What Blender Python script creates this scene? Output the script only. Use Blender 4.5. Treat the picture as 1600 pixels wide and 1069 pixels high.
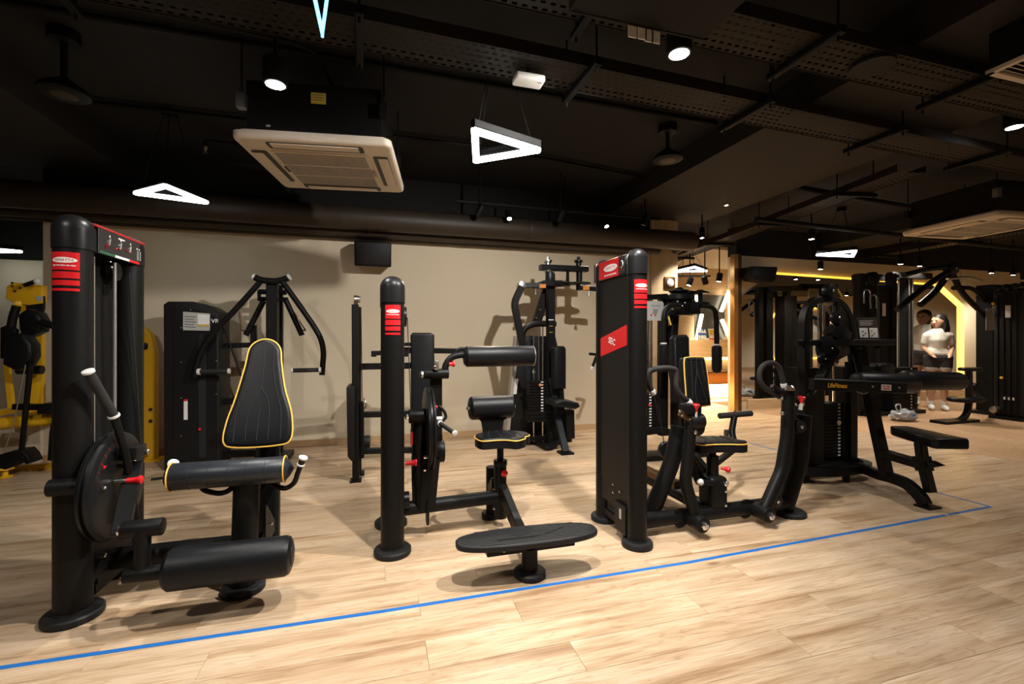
import bpy, bmesh, math, random
from mathutils import Vector, Matrix
random.seed(7)
R = math.radians
scene = bpy.context.scene
COL = scene.collection
for o in list(bpy.data.objects):
    bpy.data.objects.remove(o)

# ------------------------------------------------------------------ camera
CAM_H = 1.20
YAW = R(16.16)          # camera turned right of the depth axis of the room
FPX = 711.0             # 16 mm lens on a 36 mm wide frame, 1600 px
cam_d = bpy.data.cameras.new('camera')
cam_d.sensor_width = 36.0
cam_d.lens = 36.0 * FPX / 1600.0
cam_d.shift_y = -0.0028
cam_d.clip_start = 0.05
cam_d.clip_end = 100
cam = bpy.data.objects.new('camera', cam_d)
COL.objects.link(cam)
cam.location = (0, 0, CAM_H)
cam.rotation_euler = (R(90), 0, -YAW)
scene.camera = cam

# ------------------------------------------------------------------ world, exposure
w = bpy.data.worlds.new('world')
scene.world = w
w.use_nodes = True
w.node_tree.nodes['Background'].inputs[0].default_value = (0.9, 0.75, 0.55, 1)
w.node_tree.nodes['Background'].inputs[1].default_value = 0.002
scene.view_settings.view_transform = 'Standard'
scene.view_settings.look = 'None'
scene.view_settings.exposure = 0.0
scene.view_settings.gamma = 1.0
scene.view_settings.use_curve_mapping = False

# ceiling lamps of the room, then added lights for carpet and mirror view: (x, y, z, watts, cone degrees, aim x, aim y)
LAMPS = [
    (-0.535, 2.675, 2.55, 90, 130, -0.6, 3.0),
    (1.434, 1.95, 2.62, 300, 130, 0.5, 4.2),
    (4.61, 2.25, 2.80, 80, 130, 4.6, 2.5),
    (0.50, 1.50, 2.80, 265, 120, 0.4, 1.7),
    (-1.7, 0.75, 2.80, 105, 130, -1.7, 2.2),
    (2.9, 0.45, 2.80, 36, 120, 3.0, 0.9),
    (8.6, 2.0, 2.80, 110, 130, 8.6, 2.2),  # added fill light for the carpet side, no lamp known there
    (12.0, 0.0, 2.80, 260, 130, 12.0, -.6),  # added out of view to brighten what the mirror reflects
    (16.5, 0.0, 2.80, 320, 140, 17.5, -.6),  # added out of view to lift the far right wall in the mirror
]

# ------------------------------------------------------------------ picture point -> place in the room
SN, CS = math.sin(YAW), math.cos(YAW)
def ray(x, y):
    return (SN*FPX + CS*(x-800), CS*FPX - SN*(x-800), 530.0-y)
def AY(x, y, Y):
    a, b, c = ray(x, y); t = Y/b
    return Vector((a*t, Y, CAM_H+c*t))
def AX(x, y, X):
    a, b, c = ray(x, y); t = X/a
    return Vector((X, b*t, CAM_H+c*t))
def AZ(x, y, z):
    a, b, c = ray(x, y); t = (z-CAM_H)/c
    return Vector((a*t, b*t, z))
V = Vector

# ------------------------------------------------------------------ materials
MATS = {}
def mat(name, col, rough=0.5, metal=0.0, spec=0.5, noise=0.0, nscale=30, bump=0.0, bscale=80, coat=0.0):
    m = bpy.data.materials.new(name); m.use_nodes = True
    nt = m.node_tree; b = nt.nodes['Principled BSDF']
    b.inputs['Base Color'].default_value = (*col, 1)
    b.inputs['Roughness'].default_value = rough
    b.inputs['Metallic'].default_value = metal
    b.inputs['Specular IOR Level'].default_value = spec
    b.inputs['Coat Weight'].default_value = coat
    tc = nt.nodes.new('ShaderNodeTexCoord')
    if noise:
        n = nt.nodes.new('ShaderNodeTexNoise'); n.inputs['Scale'].default_value = nscale
        n.inputs['Detail'].default_value = 4
        nt.links.new(tc.outputs['Object'], n.inputs['Vector'])
        mx = nt.nodes.new('ShaderNodeMix'); mx.data_type = 'RGBA'
        mx.inputs['A'].default_value = (*[c*(1-noise) for c in col], 1)
        mx.inputs['B'].default_value = (*[min(1, c*(1+noise)) for c in col], 1)
        nt.links.new(n.outputs['Fac'], mx.inputs['Factor'])
        nt.links.new(mx.outputs['Result'], b.inputs['Base Color'])
    if bump:
        n2 = nt.nodes.new('ShaderNodeTexNoise'); n2.inputs['Scale'].default_value = bscale
        nt.links.new(tc.outputs['Object'], n2.inputs['Vector'])
        bp = nt.nodes.new('ShaderNodeBump'); bp.inputs['Strength'].default_value = bump
        bp.inputs['Distance'].default_value = 0.01
        nt.links.new(n2.outputs['Fac'], bp.inputs['Height'])
        nt.links.new(bp.outputs['Normal'], b.inputs['Normal'])
    MATS[name] = m
    return m
def emit(name, col, strength):
    m = bpy.data.materials.new(name); m.use_nodes = True
    nt = m.node_tree; b = nt.nodes['Principled BSDF']
    b.inputs['Base Color'].default_value = (*col, 1)
    b.inputs['Emission Color'].default_value = (*col, 1)
    b.inputs['Emission Strength'].default_value = strength
    if name.startswith('lamp'): m.cycles.emission_sampling = 'NONE'
    MATS[name] = m
    return m

mat('black', (0.0055, 0.0052, 0.0050), 0.46, spec=0.17, bump=0.04, bscale=400)       # powder coated steel
mat('satin', (0.008, 0.008, 0.0085), 0.36, spec=0.22)                              # plastic caps
mat('panel', (0.0095, 0.0088, 0.0080), 0.5, spec=0.20, bump=0.05, bscale=500)        # shroud sheet
mat('void', (0.006, 0.006, 0.006), 0.8)
mat('leather', (0.0055, 0.0058, 0.0068), 0.40, spec=0.22, bump=0.12, bscale=260)
mat('leather_blue', (0.014, 0.017, 0.022), 0.36, spec=0.45, bump=0.10, bscale=260)
mat('rubber', (0.011, 0.011, 0.0115), 0.55, spec=0.28, bump=0.08, bscale=300)
mat('grip', (0.020, 0.019, 0.018), 0.7, spec=0.3, bump=0.1, bscale=400)
mat('rod', (0.50, 0.48, 0.45), 0.28, metal=0.8)
mat('chrome', (0.72, 0.70, 0.67), 0.22, metal=1.0)
mat('steel', (0.45, 0.44, 0.42), 0.35, metal=1.0)
mat('silver_plastic', (0.62, 0.61, 0.58), 0.35)
mat('white', (0.80, 0.79, 0.76), 0.4)
mat('red', (0.62, 0.012, 0.016), 0.32)
mat('dark_red', (0.30, 0.012, 0.012), 0.4)
mat('green', (0.02, 0.10, 0.05), 0.4)
mat('header', (0.022, 0.020, 0.020), 0.35)
mat('figure_grey', (0.55, 0.53, 0.50), 0.5)
mat('piping', (0.80, 0.46, 0.08), 0.5)
mat('yellow', (0.80, 0.44, 0.012), 0.38, noise=0.06, nscale=12)
mat('orange_text', (0.85, 0.45, 0.03), 0.5)
mat('label_grey', (0.42, 0.41, 0.39), 0.45, noise=0.12, nscale=90)
mat('label_white', (0.75, 0.74, 0.72), 0.5)
mat('label_text', (0.10, 0.10, 0.10), 0.6)
mat('label_yellow', (0.55, 0.38, 0.05), 0.5)
mat('blue_tape', (0.008, 0.125, 0.42), 0.55, noise=0.08, nscale=8)
mat('wall_paint', (0.69, 0.585, 0.425), 0.7, noise=0.05, nscale=2.2, bump=0.10, bscale=25)
mat('baseboard', (0.56, 0.36, 0.19), 0.5, noise=0.12, nscale=14)
mat('ceiling_paint', (0.0026, 0.0017, 0.0010), 0.85, noise=0.22, nscale=3, bump=0.2, bscale=12)
mat('ceiling_beam', (0.0092, 0.0058, 0.0029), 0.8, noise=0.25, nscale=4, bump=0.2, bscale=14)
mat('duct', (0.030, 0.020, 0.011), 0.55, noise=0.2, nscale=9)
mat('tray', (0.014, 0.010, 0.006), 0.6, spec=0.2)
mat('black_iron', (0.0035, 0.003, 0.0026), 0.6, spec=0.2)
mat('ac_white', (0.60, 0.52, 0.425), 0.45)
mat('ac_grille', (0.34, 0.31, 0.27), 0.5)
mat('ac_slot', (0.04, 0.035, 0.03), 0.6)
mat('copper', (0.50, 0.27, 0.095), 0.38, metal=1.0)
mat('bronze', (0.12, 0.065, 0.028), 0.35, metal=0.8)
mat('dark_slate', (0.045, 0.045, 0.042), 0.35, noise=0.35, nscale=14)
mat('counter_orange', (0.62, 0.22, 0.04), 0.35)
mat('skin', (0.62, 0.36, 0.24), 0.5)
mat('skin_dark', (0.36, 0.19, 0.12), 0.5)
mat('shirt', (0.78, 0.74, 0.66), 0.8, noise=0.08, nscale=20)
mat('shorts', (0.045, 0.040, 0.042), 0.8)
mat('hair', (0.016, 0.010, 0.008), 0.5)
mat('sock', (0.78, 0.76, 0.72), 0.8)
mat('bottle', (0.72, 0.78, 0.82), 0.15)
mat('bottle_blue', (0.05, 0.14, 0.55), 0.4)
mat('carpet', (0.42, 0.25, 0.13), 0.85, noise=0.55, nscale=60, bump=0.3, bscale=200)
mat('glass_bag', (0.40, 0.42, 0.46), 0.18)
mat('lens_glass', (0.3, 0.3, 0.3), 0.1)
emit('lamp_white', (1.0, 0.97, 0.92), 60.0)
emit('lamp_warm', (1.0, 0.80, 0.50), 40.0)
emit('tube_white', (0.93, 1.0, 0.98), 9.0)
emit('tube_warm', (1.0, 0.86, 0.60), 14.0)
emit('led_amber', (1.0, 0.56, 0.07), 4.5)
emit('led_amber_soft', (1.0, 0.50, 0.05), 2.0)
emit('led_blue', (0.20, 0.65, 1.0), 3.0)
emit('counter_glow', (1.0, 0.78, 0.45), 7.0)
emit('screen_cyan', (0.1, 0.6, 0.9), 1.5)

mm = mat('mirror', (0.80, 0.78, 0.74), 0.01, metal=1.0)

def wood_mat(name, c0, c1, rough=0.3, scale=1.0, horiz=True):
    m = bpy.data.materials.new(name); m.use_nodes = True
    nt = m.node_tree; b = nt.nodes['Principled BSDF']
    tc = nt.nodes.new('ShaderNodeTexCoord')
    mp = nt.nodes.new('ShaderNodeMapping')
    mp.inputs['Scale'].default_value = (1.2*scale, 14*scale, 14*scale) if horiz else (14*scale, 14*scale, 1.2*scale)
    nt.links.new(tc.outputs['Object'], mp.inputs['Vector'])
    n = nt.nodes.new('ShaderNodeTexNoise'); n.inputs['Scale'].default_value = 2.0
    n.inputs['Detail'].default_value = 8; n.inputs['Distortion'].default_value = 0.6
    nt.links.new(mp.outputs['Vector'], n.inputs['Vector'])
    cr = nt.nodes.new('ShaderNodeValToRGB')
    cr.color_ramp.elements[0].position = 0.3; cr.color_ramp.elements[0].color = (*c0, 1)
    cr.color_ramp.elements[1].position = 0.7; cr.color_ramp.elements[1].color = (*c1, 1)
    nt.links.new(n.outputs['Fac'], cr.inputs['Fac'])
    nt.links.new(cr.outputs['Color'], b.inputs['Base Color'])
    b.inputs['Roughness'].default_value = rough
    MATS[name] = m
    return m
wood_mat('wood_wall', (0.52, 0.36, 0.20), (0.66, 0.48, 0.29), 0.45)
wood_mat('wood_panel', (0.50, 0.37, 0.23), (0.60, 0.46, 0.30), 0.45, horiz=False)

def floor_mat():
    m = bpy.data.materials.new('plank_floor'); m.use_nodes = True
    nt = m.node_tree; L = nt.links; b = nt.nodes['Principled BSDF']
    tc = nt.nodes.new('ShaderNodeTexCoord')
    at = nt.nodes.new('ShaderNodeAttribute'); at.attribute_name = 'prand'
    sc = nt.nodes.new('ShaderNodeVectorMath'); sc.operation = 'SCALE'; sc.inputs['Scale'].default_value = 17.0
    L.new(at.outputs['Color'], sc.inputs[0])
    ad = nt.nodes.new('ShaderNodeVectorMath'); ad.operation = 'ADD'
    L.new(tc.outputs['Object'], ad.inputs[0]); L.new(sc.outputs[0], ad.inputs[1])
    # cathedral grain: stretched, distorted rings
    mp = nt.nodes.new('ShaderNodeMapping'); mp.inputs['Scale'].default_value = (0.55, 6.0, 1)
    L.new(ad.outputs[0], mp.inputs['Vector'])
    n1 = nt.nodes.new('ShaderNodeTexNoise'); n1.inputs['Scale'].default_value = 2.2
    n1.inputs['Detail'].default_value = 3; n1.inputs['Distortion'].default_value = 0.5
    L.new(mp.outputs[0], n1.inputs['Vector'])
    rg = nt.nodes.new('ShaderNodeMath'); rg.operation = 'MULTIPLY'; rg.inputs[1].default_value = 20.0
    L.new(n1.outputs['Fac'], rg.inputs[0])
    fr = nt.nodes.new('ShaderNodeMath'); fr.operation = 'PINGPONG'; fr.inputs[1].default_value = 1.0
    L.new(rg.outputs[0], fr.inputs[0])
    # fine fibres
    mp2 = nt.nodes.new('ShaderNodeMapping'); mp2.inputs['Scale'].default_value = (2.0, 60.0, 1)
    L.new(ad.outputs[0], mp2.inputs['Vector'])
    n2 = nt.nodes.new('ShaderNodeTexNoise'); n2.inputs['Scale'].default_value = 3.0; n2.inputs['Detail'].default_value = 6
    L.new(mp2.outputs[0], n2.inputs['Vector'])
    # broad streaks
    mp3 = nt.nodes.new('ShaderNodeMapping'); mp3.inputs['Scale'].default_value = (0.8, 9.0, 1)
    L.new(ad.outputs[0], mp3.inputs['Vector'])
    n3 = nt.nodes.new('ShaderNodeTexNoise'); n3.inputs['Scale'].default_value = 1.6; n3.inputs['Detail'].default_value = 5
    L.new(mp3.outputs[0], n3.inputs['Vector'])
    cr = nt.nodes.new('ShaderNodeValToRGB')
    e = cr.color_ramp.elements
    e[0].position = 0.30; e[0].color = (0.36, 0.225, 0.125, 1)
    e[1].position = 0.62; e[1].color = (0.64, 0.49, 0.345, 1)
    k = e.new(0.44); k.color = (0.54, 0.385, 0.245, 1)
    L.new(n3.outputs['Fac'], cr.inputs['Fac'])
    def mix(kind, fac, a, c):
        x = nt.nodes.new('ShaderNodeMix'); x.data_type = 'RGBA'; x.blend_type = kind
        x.inputs['Factor'].default_value = fac
        L.new(a, x.inputs['A']); L.new(c, x.inputs['B'])
        return x.outputs['Result']
    c1 = nt.nodes.new('ShaderNodeValToRGB')
    c1.color_ramp.elements[0].color = (0.80, 0.74, 0.66, 1); c1.color_ramp.elements[1].color = (1, 1, 1, 1)
    c1.color_ramp.elements[0].position = 0.02; c1.color_ramp.elements[1].position = 0.35
    L.new(fr.outputs[0], c1.inputs['Fac'])
    out = mix('MULTIPLY', 0.8, cr.outputs['Color'], c1.outputs['Color'])
    c2 = nt.nodes.new('ShaderNodeValToRGB')
    c2.color_ramp.elements[0].color = (0.68, 0.62, 0.55, 1); c2.color_ramp.elements[1].color = (1.06, 1.05, 1.04, 1)
    c2.color_ramp.elements[0].position = 0.3; c2.color_ramp.elements[1].position = 0.65
    L.new(n2.outputs['Fac'], c2.inputs['Fac'])
    out = mix('MULTIPLY', 0.7, out, c2.outputs['Color'])
    # plank to plank tone
    sx = nt.nodes.new('ShaderNodeSeparateColor'); L.new(at.outputs['Color'], sx.inputs[0])
    c3 = nt.nodes.new('ShaderNodeValToRGB')
    c3.color_ramp.elements[0].color = (0.90, 0.88, 0.86, 1); c3.color_ramp.elements[1].color = (1.05, 1.05, 1.05, 1)
    L.new(sx.outputs[2], c3.inputs['Fac'])
    out = mix('MULTIPLY', 0.9, out, c3.outputs['Color'])
    # knots
    vo = nt.nodes.new('ShaderNodeTexVoronoi'); vo.inputs['Scale'].default_value = 1.0
    mp4 = nt.nodes.new('ShaderNodeMapping'); mp4.inputs['Scale'].default_value = (1.3, 3.2, 1)
    L.new(ad.outputs[0], mp4.inputs['Vector']); L.new(mp4.outputs[0], vo.inputs['Vector'])
    c4 = nt.nodes.new('ShaderNodeValToRGB')
    c4.color_ramp.elements[0].color = (0.35, 0.25, 0.18, 1); c4.color_ramp.elements[1].color = (1, 1, 1, 1)
    c4.color_ramp.elements[0].position = 0.02; c4.color_ramp.elements[1].position = 0.07
    L.new(vo.outputs['Distance'], c4.inputs['Fac'])
    out = mix('MULTIPLY', 0.7, out, c4.outputs['Color'])
    L.new(out, b.inputs['Base Color'])
    b.inputs['Roughness'].default_value = 0.36
    b.inputs['Specular IOR Level'].default_value = 0.30
    bp = nt.nodes.new('ShaderNodeBump'); bp.inputs['Strength'].default_value = 0.06; bp.inputs['Distance'].default_value = 0.005
    L.new(n2.outputs['Fac'], bp.inputs['Height']); L.new(bp.outputs['Normal'], b.inputs['Normal'])
    MATS['plank_floor'] = m
floor_mat()

# ------------------------------------------------------------------ mesh tools
def frame(z):
    z = V(z).normalized()
    a = V((0, 0, 1)) if abs(z.z) < 0.9 else V((1, 0, 0))
    x = a.cross(z).normalized()
    return x, z.cross(x).normalized(), z

def fillet(pts, r, n=5):
    pts = [V(p) for p in pts]
    if r <= 0 or len(pts) < 3:
        return pts
    out = [pts[0]]
    for i in range(1, len(pts)-1):
        a, b, c = pts[i-1], pts[i], pts[i+1]
        u, v_ = (a-b), (c-b)
        k = min(r, u.length*0.48, v_.length*0.48)
        p, q = b+u.normalized()*k, b+v_.normalized()*k
        for j in range(n+1):
            t = j/n
            out.append((1-t)**2*p + 2*t*(1-t)*b + t*t*q)
    out.append(pts[-1])
    return out

class MB:
    def __init__(self):
        self.bm = bmesh.new()
    def box(self, c, size, rot=None, bev=0.0, seg=2):
        m = Matrix.Translation(V(c)) @ (rot.to_4x4() if rot else Matrix.Identity(4)) @ Matrix.Diagonal((*size, 1))
        g = bmesh.ops.create_cube(self.bm, size=1.0, matrix=m)
        if bev:
            vs = set(g['verts'])
            es = [e for e in self.bm.edges if e.verts[0] in vs and e.verts[1] in vs]
            bmesh.ops.bevel(self.bm, geom=es, offset=bev, segments=seg, affect='EDGES', profile=0.5, clamp_overlap=True)
        return self
    def b2(self, a, b, bev=0.0, seg=2):
        a, b = V(a), V(b)
        return self.box((a+b)/2, [abs(b[i]-a[i]) for i in range(3)], None, bev, seg)
    def sweep(self, pts, prof, up=None, closed=False):
        """prof: list of 2d points, swept along pts"""
        n = len(pts); rings = []
        prev = None
        for i, p in enumerate(pts):
            if closed:
                t = (pts[(i+1) % n]-pts[i-1]).normalized()
            elif i == 0: t = (pts[1]-pts[0]).normalized()
            elif i == n-1: t = (pts[-1]-pts[-2]).normalized()
            else: t = ((pts[i+1]-pts[i]).normalized()+(pts[i]-pts[i-1]).normalized()).normalized()
            if up is not None:
                x = V(up).cross(t)
                if x.length < 1e-4: x = frame(t)[0]
                x.normalize()
            elif prev is None:
                x = frame(t)[0]
            else:
                x = (prev - t*prev.dot(t)).normalized()
            prev = x
            y = t.cross(x)
            k = 1.0
            if 0 < i < n-1 and not closed:
                cosa = (pts[i+1]-pts[i]).normalized().dot((pts[i]-pts[i-1]).normalized())
                k = min(1.3, 1/max(0.5, math.sqrt((1+cosa)/2)))
            rings.append([self.bm.verts.new(p+x*u*k+y*v_*k) for u, v_ in prof])
        m = len(prof)
        for i in range(n if closed else n-1):
            A, B = rings[i], rings[(i+1) % n]
            for j in range(m):
                self.bm.faces.new((A[j], A[(j+1) % m], B[(j+1) % m], B[j]))
        if not closed:
            self.bm.faces.new(rings[0][::-1]); self.bm.faces.new(rings[-1])
        return self
    def tube(self, pts, r, fil=0.0, seg=14, closed=False):
        pts = fillet(pts, fil)
        return self.sweep(pts, [(r*math.cos(2*math.pi*k/seg), r*math.sin(2*math.pi*k/seg)) for k in range(seg)], closed=closed)
    def rtube(self, pts, w_, h_, fil=0.0, up=(0, 0, 1), bev=0.006):
        pts = fillet(pts, fil)
        a, b = w_/2, h_/2; e = min(bev, a*.4, b*.4)
        return self.sweep(pts, [(-a+e, -b), (a-e, -b), (a, -b+e), (a, b-e), (a-e, b), (-a+e, b), (-a, b-e), (-a, -b+e)], up=up)
    def lathe(self, p0, p1, prof, seg=24):
        """prof: [(t along axis in metres from p0, radius)]"""
        p0, p1 = V(p0), V(p1); x, y, z = frame(p1-p0)
        rings = []
        for t, r in prof:
            if r < 1e-5:
                rings.append([self.bm.verts.new(p0+z*t)])
            else:
                rings.append([self.bm.verts.new(p0+z*t+x*r*math.cos(2*math.pi*k/seg)+y*r*math.sin(2*math.pi*k/seg)) for k in range(seg)])
        for A, B in zip(rings, rings[1:]):
            if len(A) == 1 and len(B) == 1: continue
            for k in range(seg):
                a, b = A[k % len(A)], A[(k+1) % len(A)]
                c, d = B[(k+1) % len(B)], B[k % len(B)]
                f = [a]
                for v_ in (b, c, d):
                    if v_ not in f: f.append(v_)
                if len(f) > 2: self.bm.faces.new(f)
        if len(rings[0]) > 1: self.bm.faces.new(rings[0][::-1])
        if len(rings[-1]) > 1: self.bm.faces.new(rings[-1])
        return self
    def cyl(self, p0, p1, r, ch=0.0, seg=24):
        p0, p1 = V(p0), V(p1); L = (p1-p0).length
        if ch:
            pr = [(0, r-ch), (ch*.3, r-ch*.3), (ch, r), (L-ch, r), (L-ch*.3, r-ch*.3), (L, r-ch)]
        else:
            pr = [(0, r), (L, r)]
        return self.lathe(p0, p1, pr, seg)
    def ball(self, c, r, sc=(1, 1, 1), seg=16, rot=None):
        m = Matrix.Translation(V(c)) @ (rot.to_4x4() if rot else Matrix.Identity(4)) @ Matrix.Diagonal((*sc, 1))
        nv = max(6, seg//2); bm = self.bm
        top, bot = bm.verts.new(m @ V((0, 0, r))), bm.verts.new(m @ V((0, 0, -r))); rings = []
        for i in range(1, nv):
            a = math.pi*i/nv
            rings.append([bm.verts.new(m @ V((r*math.sin(a)*math.cos(2*math.pi*k/seg), r*math.sin(a)*math.sin(2*math.pi*k/seg), r*math.cos(a)))) for k in range(seg)])
        for k in range(seg):
            j = (k+1) % seg
            bm.faces.new((top, rings[0][k], rings[0][j])); bm.faces.new((bot, rings[-1][j], rings[-1][k]))
            for A, B in zip(rings, rings[1:]): bm.faces.new((A[k], B[k], B[j], A[j]))
        return self
    def slab(self, outline, O, U, W, N, th, rnd=0.0, seg=4, both=False):
        """outline (u,w) ccw, extruded along N by th; the edge on the +N side is rounded by rnd"""
        O, U, W, N = V(O), V(U).normalized(), V(W).normalized(), V(N).normalized()
        n = len(outline); nor = []
        for i in range(n):
            a, b = outline[i-1], outline[(i+1) % n]
            d = V((b[0]-a[0], b[1]-a[1])); d = V((d.y, -d.x)); d.normalize()
            nor.append(d)
        steps = []
        if both and rnd:
            for k in range(seg+1):
                an = math.pi/2*(1-k/seg); steps.append((rnd*(1-math.cos(an)), rnd*(1-math.sin(an))))
        else:
            steps.append((0, 0))
        if rnd:
            for k in range(seg+1):
                an = math.pi/2*k/seg; steps.append((rnd*(1-math.cos(an)), th-rnd+rnd*math.sin(an)))
        else:
            steps.append((0, th))
        rings = []
        for ins, h in steps:
            rings.append([self.bm.verts.new(O+U*(outline[i][0]-nor[i].x*ins)+W*(outline[i][1]-nor[i].y*ins)+N*h) for i in range(n)])
        for A, B in zip(rings, rings[1:]):
            for j in range(n):
                self.bm.faces.new((A[j], A[(j+1) % n], B[(j+1) % n], B[j]))
        self.bm.faces.new(rings[0][::-1]); self.bm.faces.new(rings[-1])
        return self
    def text(self, s, size, O, U, W, lift=0.0008, align='CENTER', wid=None, shear=0.0, wrap=None, bold=0.0):
        cu = bpy.data.curves.new('t', 'FONT'); cu.body = s; cu.size = size; cu.align_x = align; cu.align_y = 'CENTER'
        cu.shear = shear; cu.offset = bold; cu.resolution_u = 2
        ob = bpy.data.objects.new('t', cu); COL.objects.link(ob)
        dg = bpy.context.evaluated_depsgraph_get()
        me = bpy.data.meshes.new_from_object(ob.evaluated_get(dg))
        bpy.data.objects.remove(ob); bpy.data.curves.remove(cu)
        xs = [v_.co.x for v_ in me.vertices] or [0, 1]
        k = (wid/(max(xs)-min(xs))) if wid else 1.0
        O, U, W = V(O), V(U).normalized(), V(W).normalized(); N = U.cross(W)
        vs = []
        for v_ in me.vertices:
            u, w_ = v_.co.x*k, v_.co.y
            vs.append(self.bm.verts.new(wrap(u, w_) if wrap else O+U*u+W*w_+N*lift))
        for p in me.polygons:
            try: self.bm.faces.new([vs[i] for i in p.vertices])
            except ValueError: pass
        bpy.data.meshes.remove(me)
        return self
    def quad(self, a, b, c, d):
        self.bm.faces.new([self.bm.verts.new(V(p)) for p in (a, b, c, d)])
        return self
    def done(self, name, m, parent=None, sharp=35):
        bm = self.bm
        off = V((0, 0, 0))
        if parent is not None:
            q = parent
            while q is not None:
                off += V(q.location); q = q.parent
        else:
            lo = [min(v_.co[i] for v_ in bm.verts) for i in range(3)]
            hi = [max(v_.co[i] for v_ in bm.verts) for i in range(3)]
            off = V(((lo[0]+hi[0])/2, (lo[1]+hi[1])/2, lo[2]))
        bmesh.ops.recalc_face_normals(bm, faces=bm.faces)
        for f in bm.faces: f.smooth = True
        for e in bm.edges:
            if len(e.link_faces) == 2:
                if e.calc_face_angle(0) > R(sharp): e.smooth = False
            else: e.smooth = False
        for v_ in bm.verts: v_.co -= off
        me = bpy.data.meshes.new(name); bm.to_mesh(me); bm.free()
        me.materials.append(MATS[m])
        o = bpy.data.objects.new(name, me); COL.objects.link(o)
        if parent is not None: o.parent = parent
        else: o.location = off
        return o

def thing(name, label, cat, loc, group=None):
    o = bpy.data.objects.new(name, None); COL.objects.link(o)
    o.empty_display_size = 0.1
    o.location = loc; o['label'] = label; o['category'] = cat
    if group: o['group'] = group
    return o
def tag(o, label, cat, group=None):
    o['label'] = label; o['category'] = cat
    if group: o['group'] = group
    return o
def struct(o):
    o['kind'] = 'structure'
    return o
def bez(p, n=8):
    """closed smooth outline through points (catmull-rom)"""
    out = []; m = len(p)
    for i in range(m):
        a, b, c, d = [V((*p[(i+k) % m], 0)) for k in (-1, 0, 1, 2)]
        for j in range(n):
            t = j/n
            q = 0.5*((2*b)+(c-a)*t+(2*a-5*b+4*c-d)*t*t+(3*b-a-3*c+d)*t**3)
            out.append((q.x, q.y))
    return out
def curve(p, n=8):
    """open smooth path through 3d points"""
    p = [V(q) for q in p]; q = [p[0]*2-p[1]]+p+[p[-1]*2-p[-2]]; out = []
    for i in range(1, len(q)-2):
        a, b, c, d = q[i-1:i+3]
        for j in range(n):
            t = j/n
            out.append(0.5*((2*b)+(c-a)*t+(2*a-5*b+4*c-d)*t*t+(3*b-a-3*c+d)*t**3))
    out.append(p[-1])
    return out
def rrect(w_, h_, r, n=5):
    out = []
    for cx, cy, a0 in ((w_/2-r, -h_/2+r, -90), (w_/2-r, h_/2-r, 0), (-w_/2+r, h_/2-r, 90), (-w_/2+r, -h_/2+r, 180)):
        for k in range(n+1):
            a = R(a0+90*k/n); out.append((cx+r*math.cos(a), cy+r*math.sin(a)))
    return out
def bolt(parent, p, d, r=0.012, m='chrome', name='bolt'):
    p, d = V(p), V(d).normalized()
    return MB().lathe(p-d*0.004, p+d, [(0, r), (r*.7+.004, r), (r*1.1+.004, r*.55)], 8).done(name, m, parent)
X_, Y_, Z_ = V((1, 0, 0)), V((0, 1, 0)), V((0, 0, 1))
# ================================================================== SETTING
# ---- floor: oak planks, the near ones one by one
base = struct(MB().b2((-8, -3.2, -0.12), (6.02, 12, -0.008)).done('floor', 'void'))
PL, PW = 1.21, 0.167
rng = random.Random(11)
far = bmesh.new()
far_l = far.loops.layers.float_color.new('prand')
def plank_box(bm, lay, x0, x1, y0, y1, z0, z1, c):
    g = 0.0005; b = 0.0008
    x0 += g; x1 -= g; y0 += g; y1 -= g
    lo = [bm.verts.new((x, y, z0)) for x, y in ((x0, y0), (x1, y0), (x1, y1), (x0, y1))]
    md = [bm.verts.new((x, y, z1-b*.7)) for x, y in ((x0, y0), (x1, y0), (x1, y1), (x0, y1))]
    hi = [bm.verts.new((x, y, z1)) for x, y in ((x0+b, y0+b), (x1-b, y0+b), (x1-b, y1-b), (x0+b, y1-b))]
    fs = [bm.faces.new(hi)]
    for A, B in ((lo, md), (md, hi)):
        for k in range(4):
            fs.append(bm.faces.new((A[k], A[(k+1) % 4], B[(k+1) % 4], B[k])))
    for f in fs:
        for l in f.loops: l[lay] = c
nrow0, nrow1 = int(-3.2/PW), int(12/PW)
OFF = {11: 0.584 % PL, 10: 0.172 % PL, 9: 0.72 % PL, 12: 0.17 % PL}
for r_ in range(nrow0, nrow1):
    y0 = 2.06-12.335*PW + (r_)*PW
    sh = OFF.get(r_, rng.random()*PL)
    k = math.floor((-8-sh)/PL)
    while sh+k*PL < 6.0:
        x0, x1 = max(-8, sh+k*PL), min(6.0, sh+(k+1)*PL); k += 1
        if x1-x0 < 0.02: continue
        c = (rng.random(), rng.random(), rng.random(), 1)
        cx, cy = (x0+x1)/2, y0+PW/2
        d = SN*cx+CS*cy; lat = CS*cx-SN*cy
        if d > 1.0 and d < 3.9 and any(1.35 < SN*x+CS*cy and abs(CS*x-SN*cy) < 1.16*(SN*x+CS*cy) for x in (x0, cx, x1)) and cy > 0.9:
            bm = bmesh.new(); lay = bm.loops.layers.float_color.new('prand')
            plank_box(bm, lay, x0, x1, y0, y0+PW, -0.008, 0.0, c)
            me = bpy.data.meshes.new('plank'); bm.to_mesh(me); bm.free(); me.materials.append(MATS['plank_floor'])
            o = bpy.data.objects.new('plank', me); COL.objects.link(o); o.parent = base
            o.matrix_parent_inverse = Matrix.Translation(-V(base.location))
        else:
            plank_box(far, far_l, x0, x1, y0, y0+PW, -0.008, 0.0, c)
me = bpy.data.meshes.new('plank_field'); far.to_mesh(me); far.free(); me.materials.append(MATS['plank_floor'])
o = bpy.data.objects.new('plank_field', me); COL.objects.link(o); o.parent = base; o['kind'] = 'stuff'
o.matrix_parent_inverse = Matrix.Translation(-V(base.location))
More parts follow.
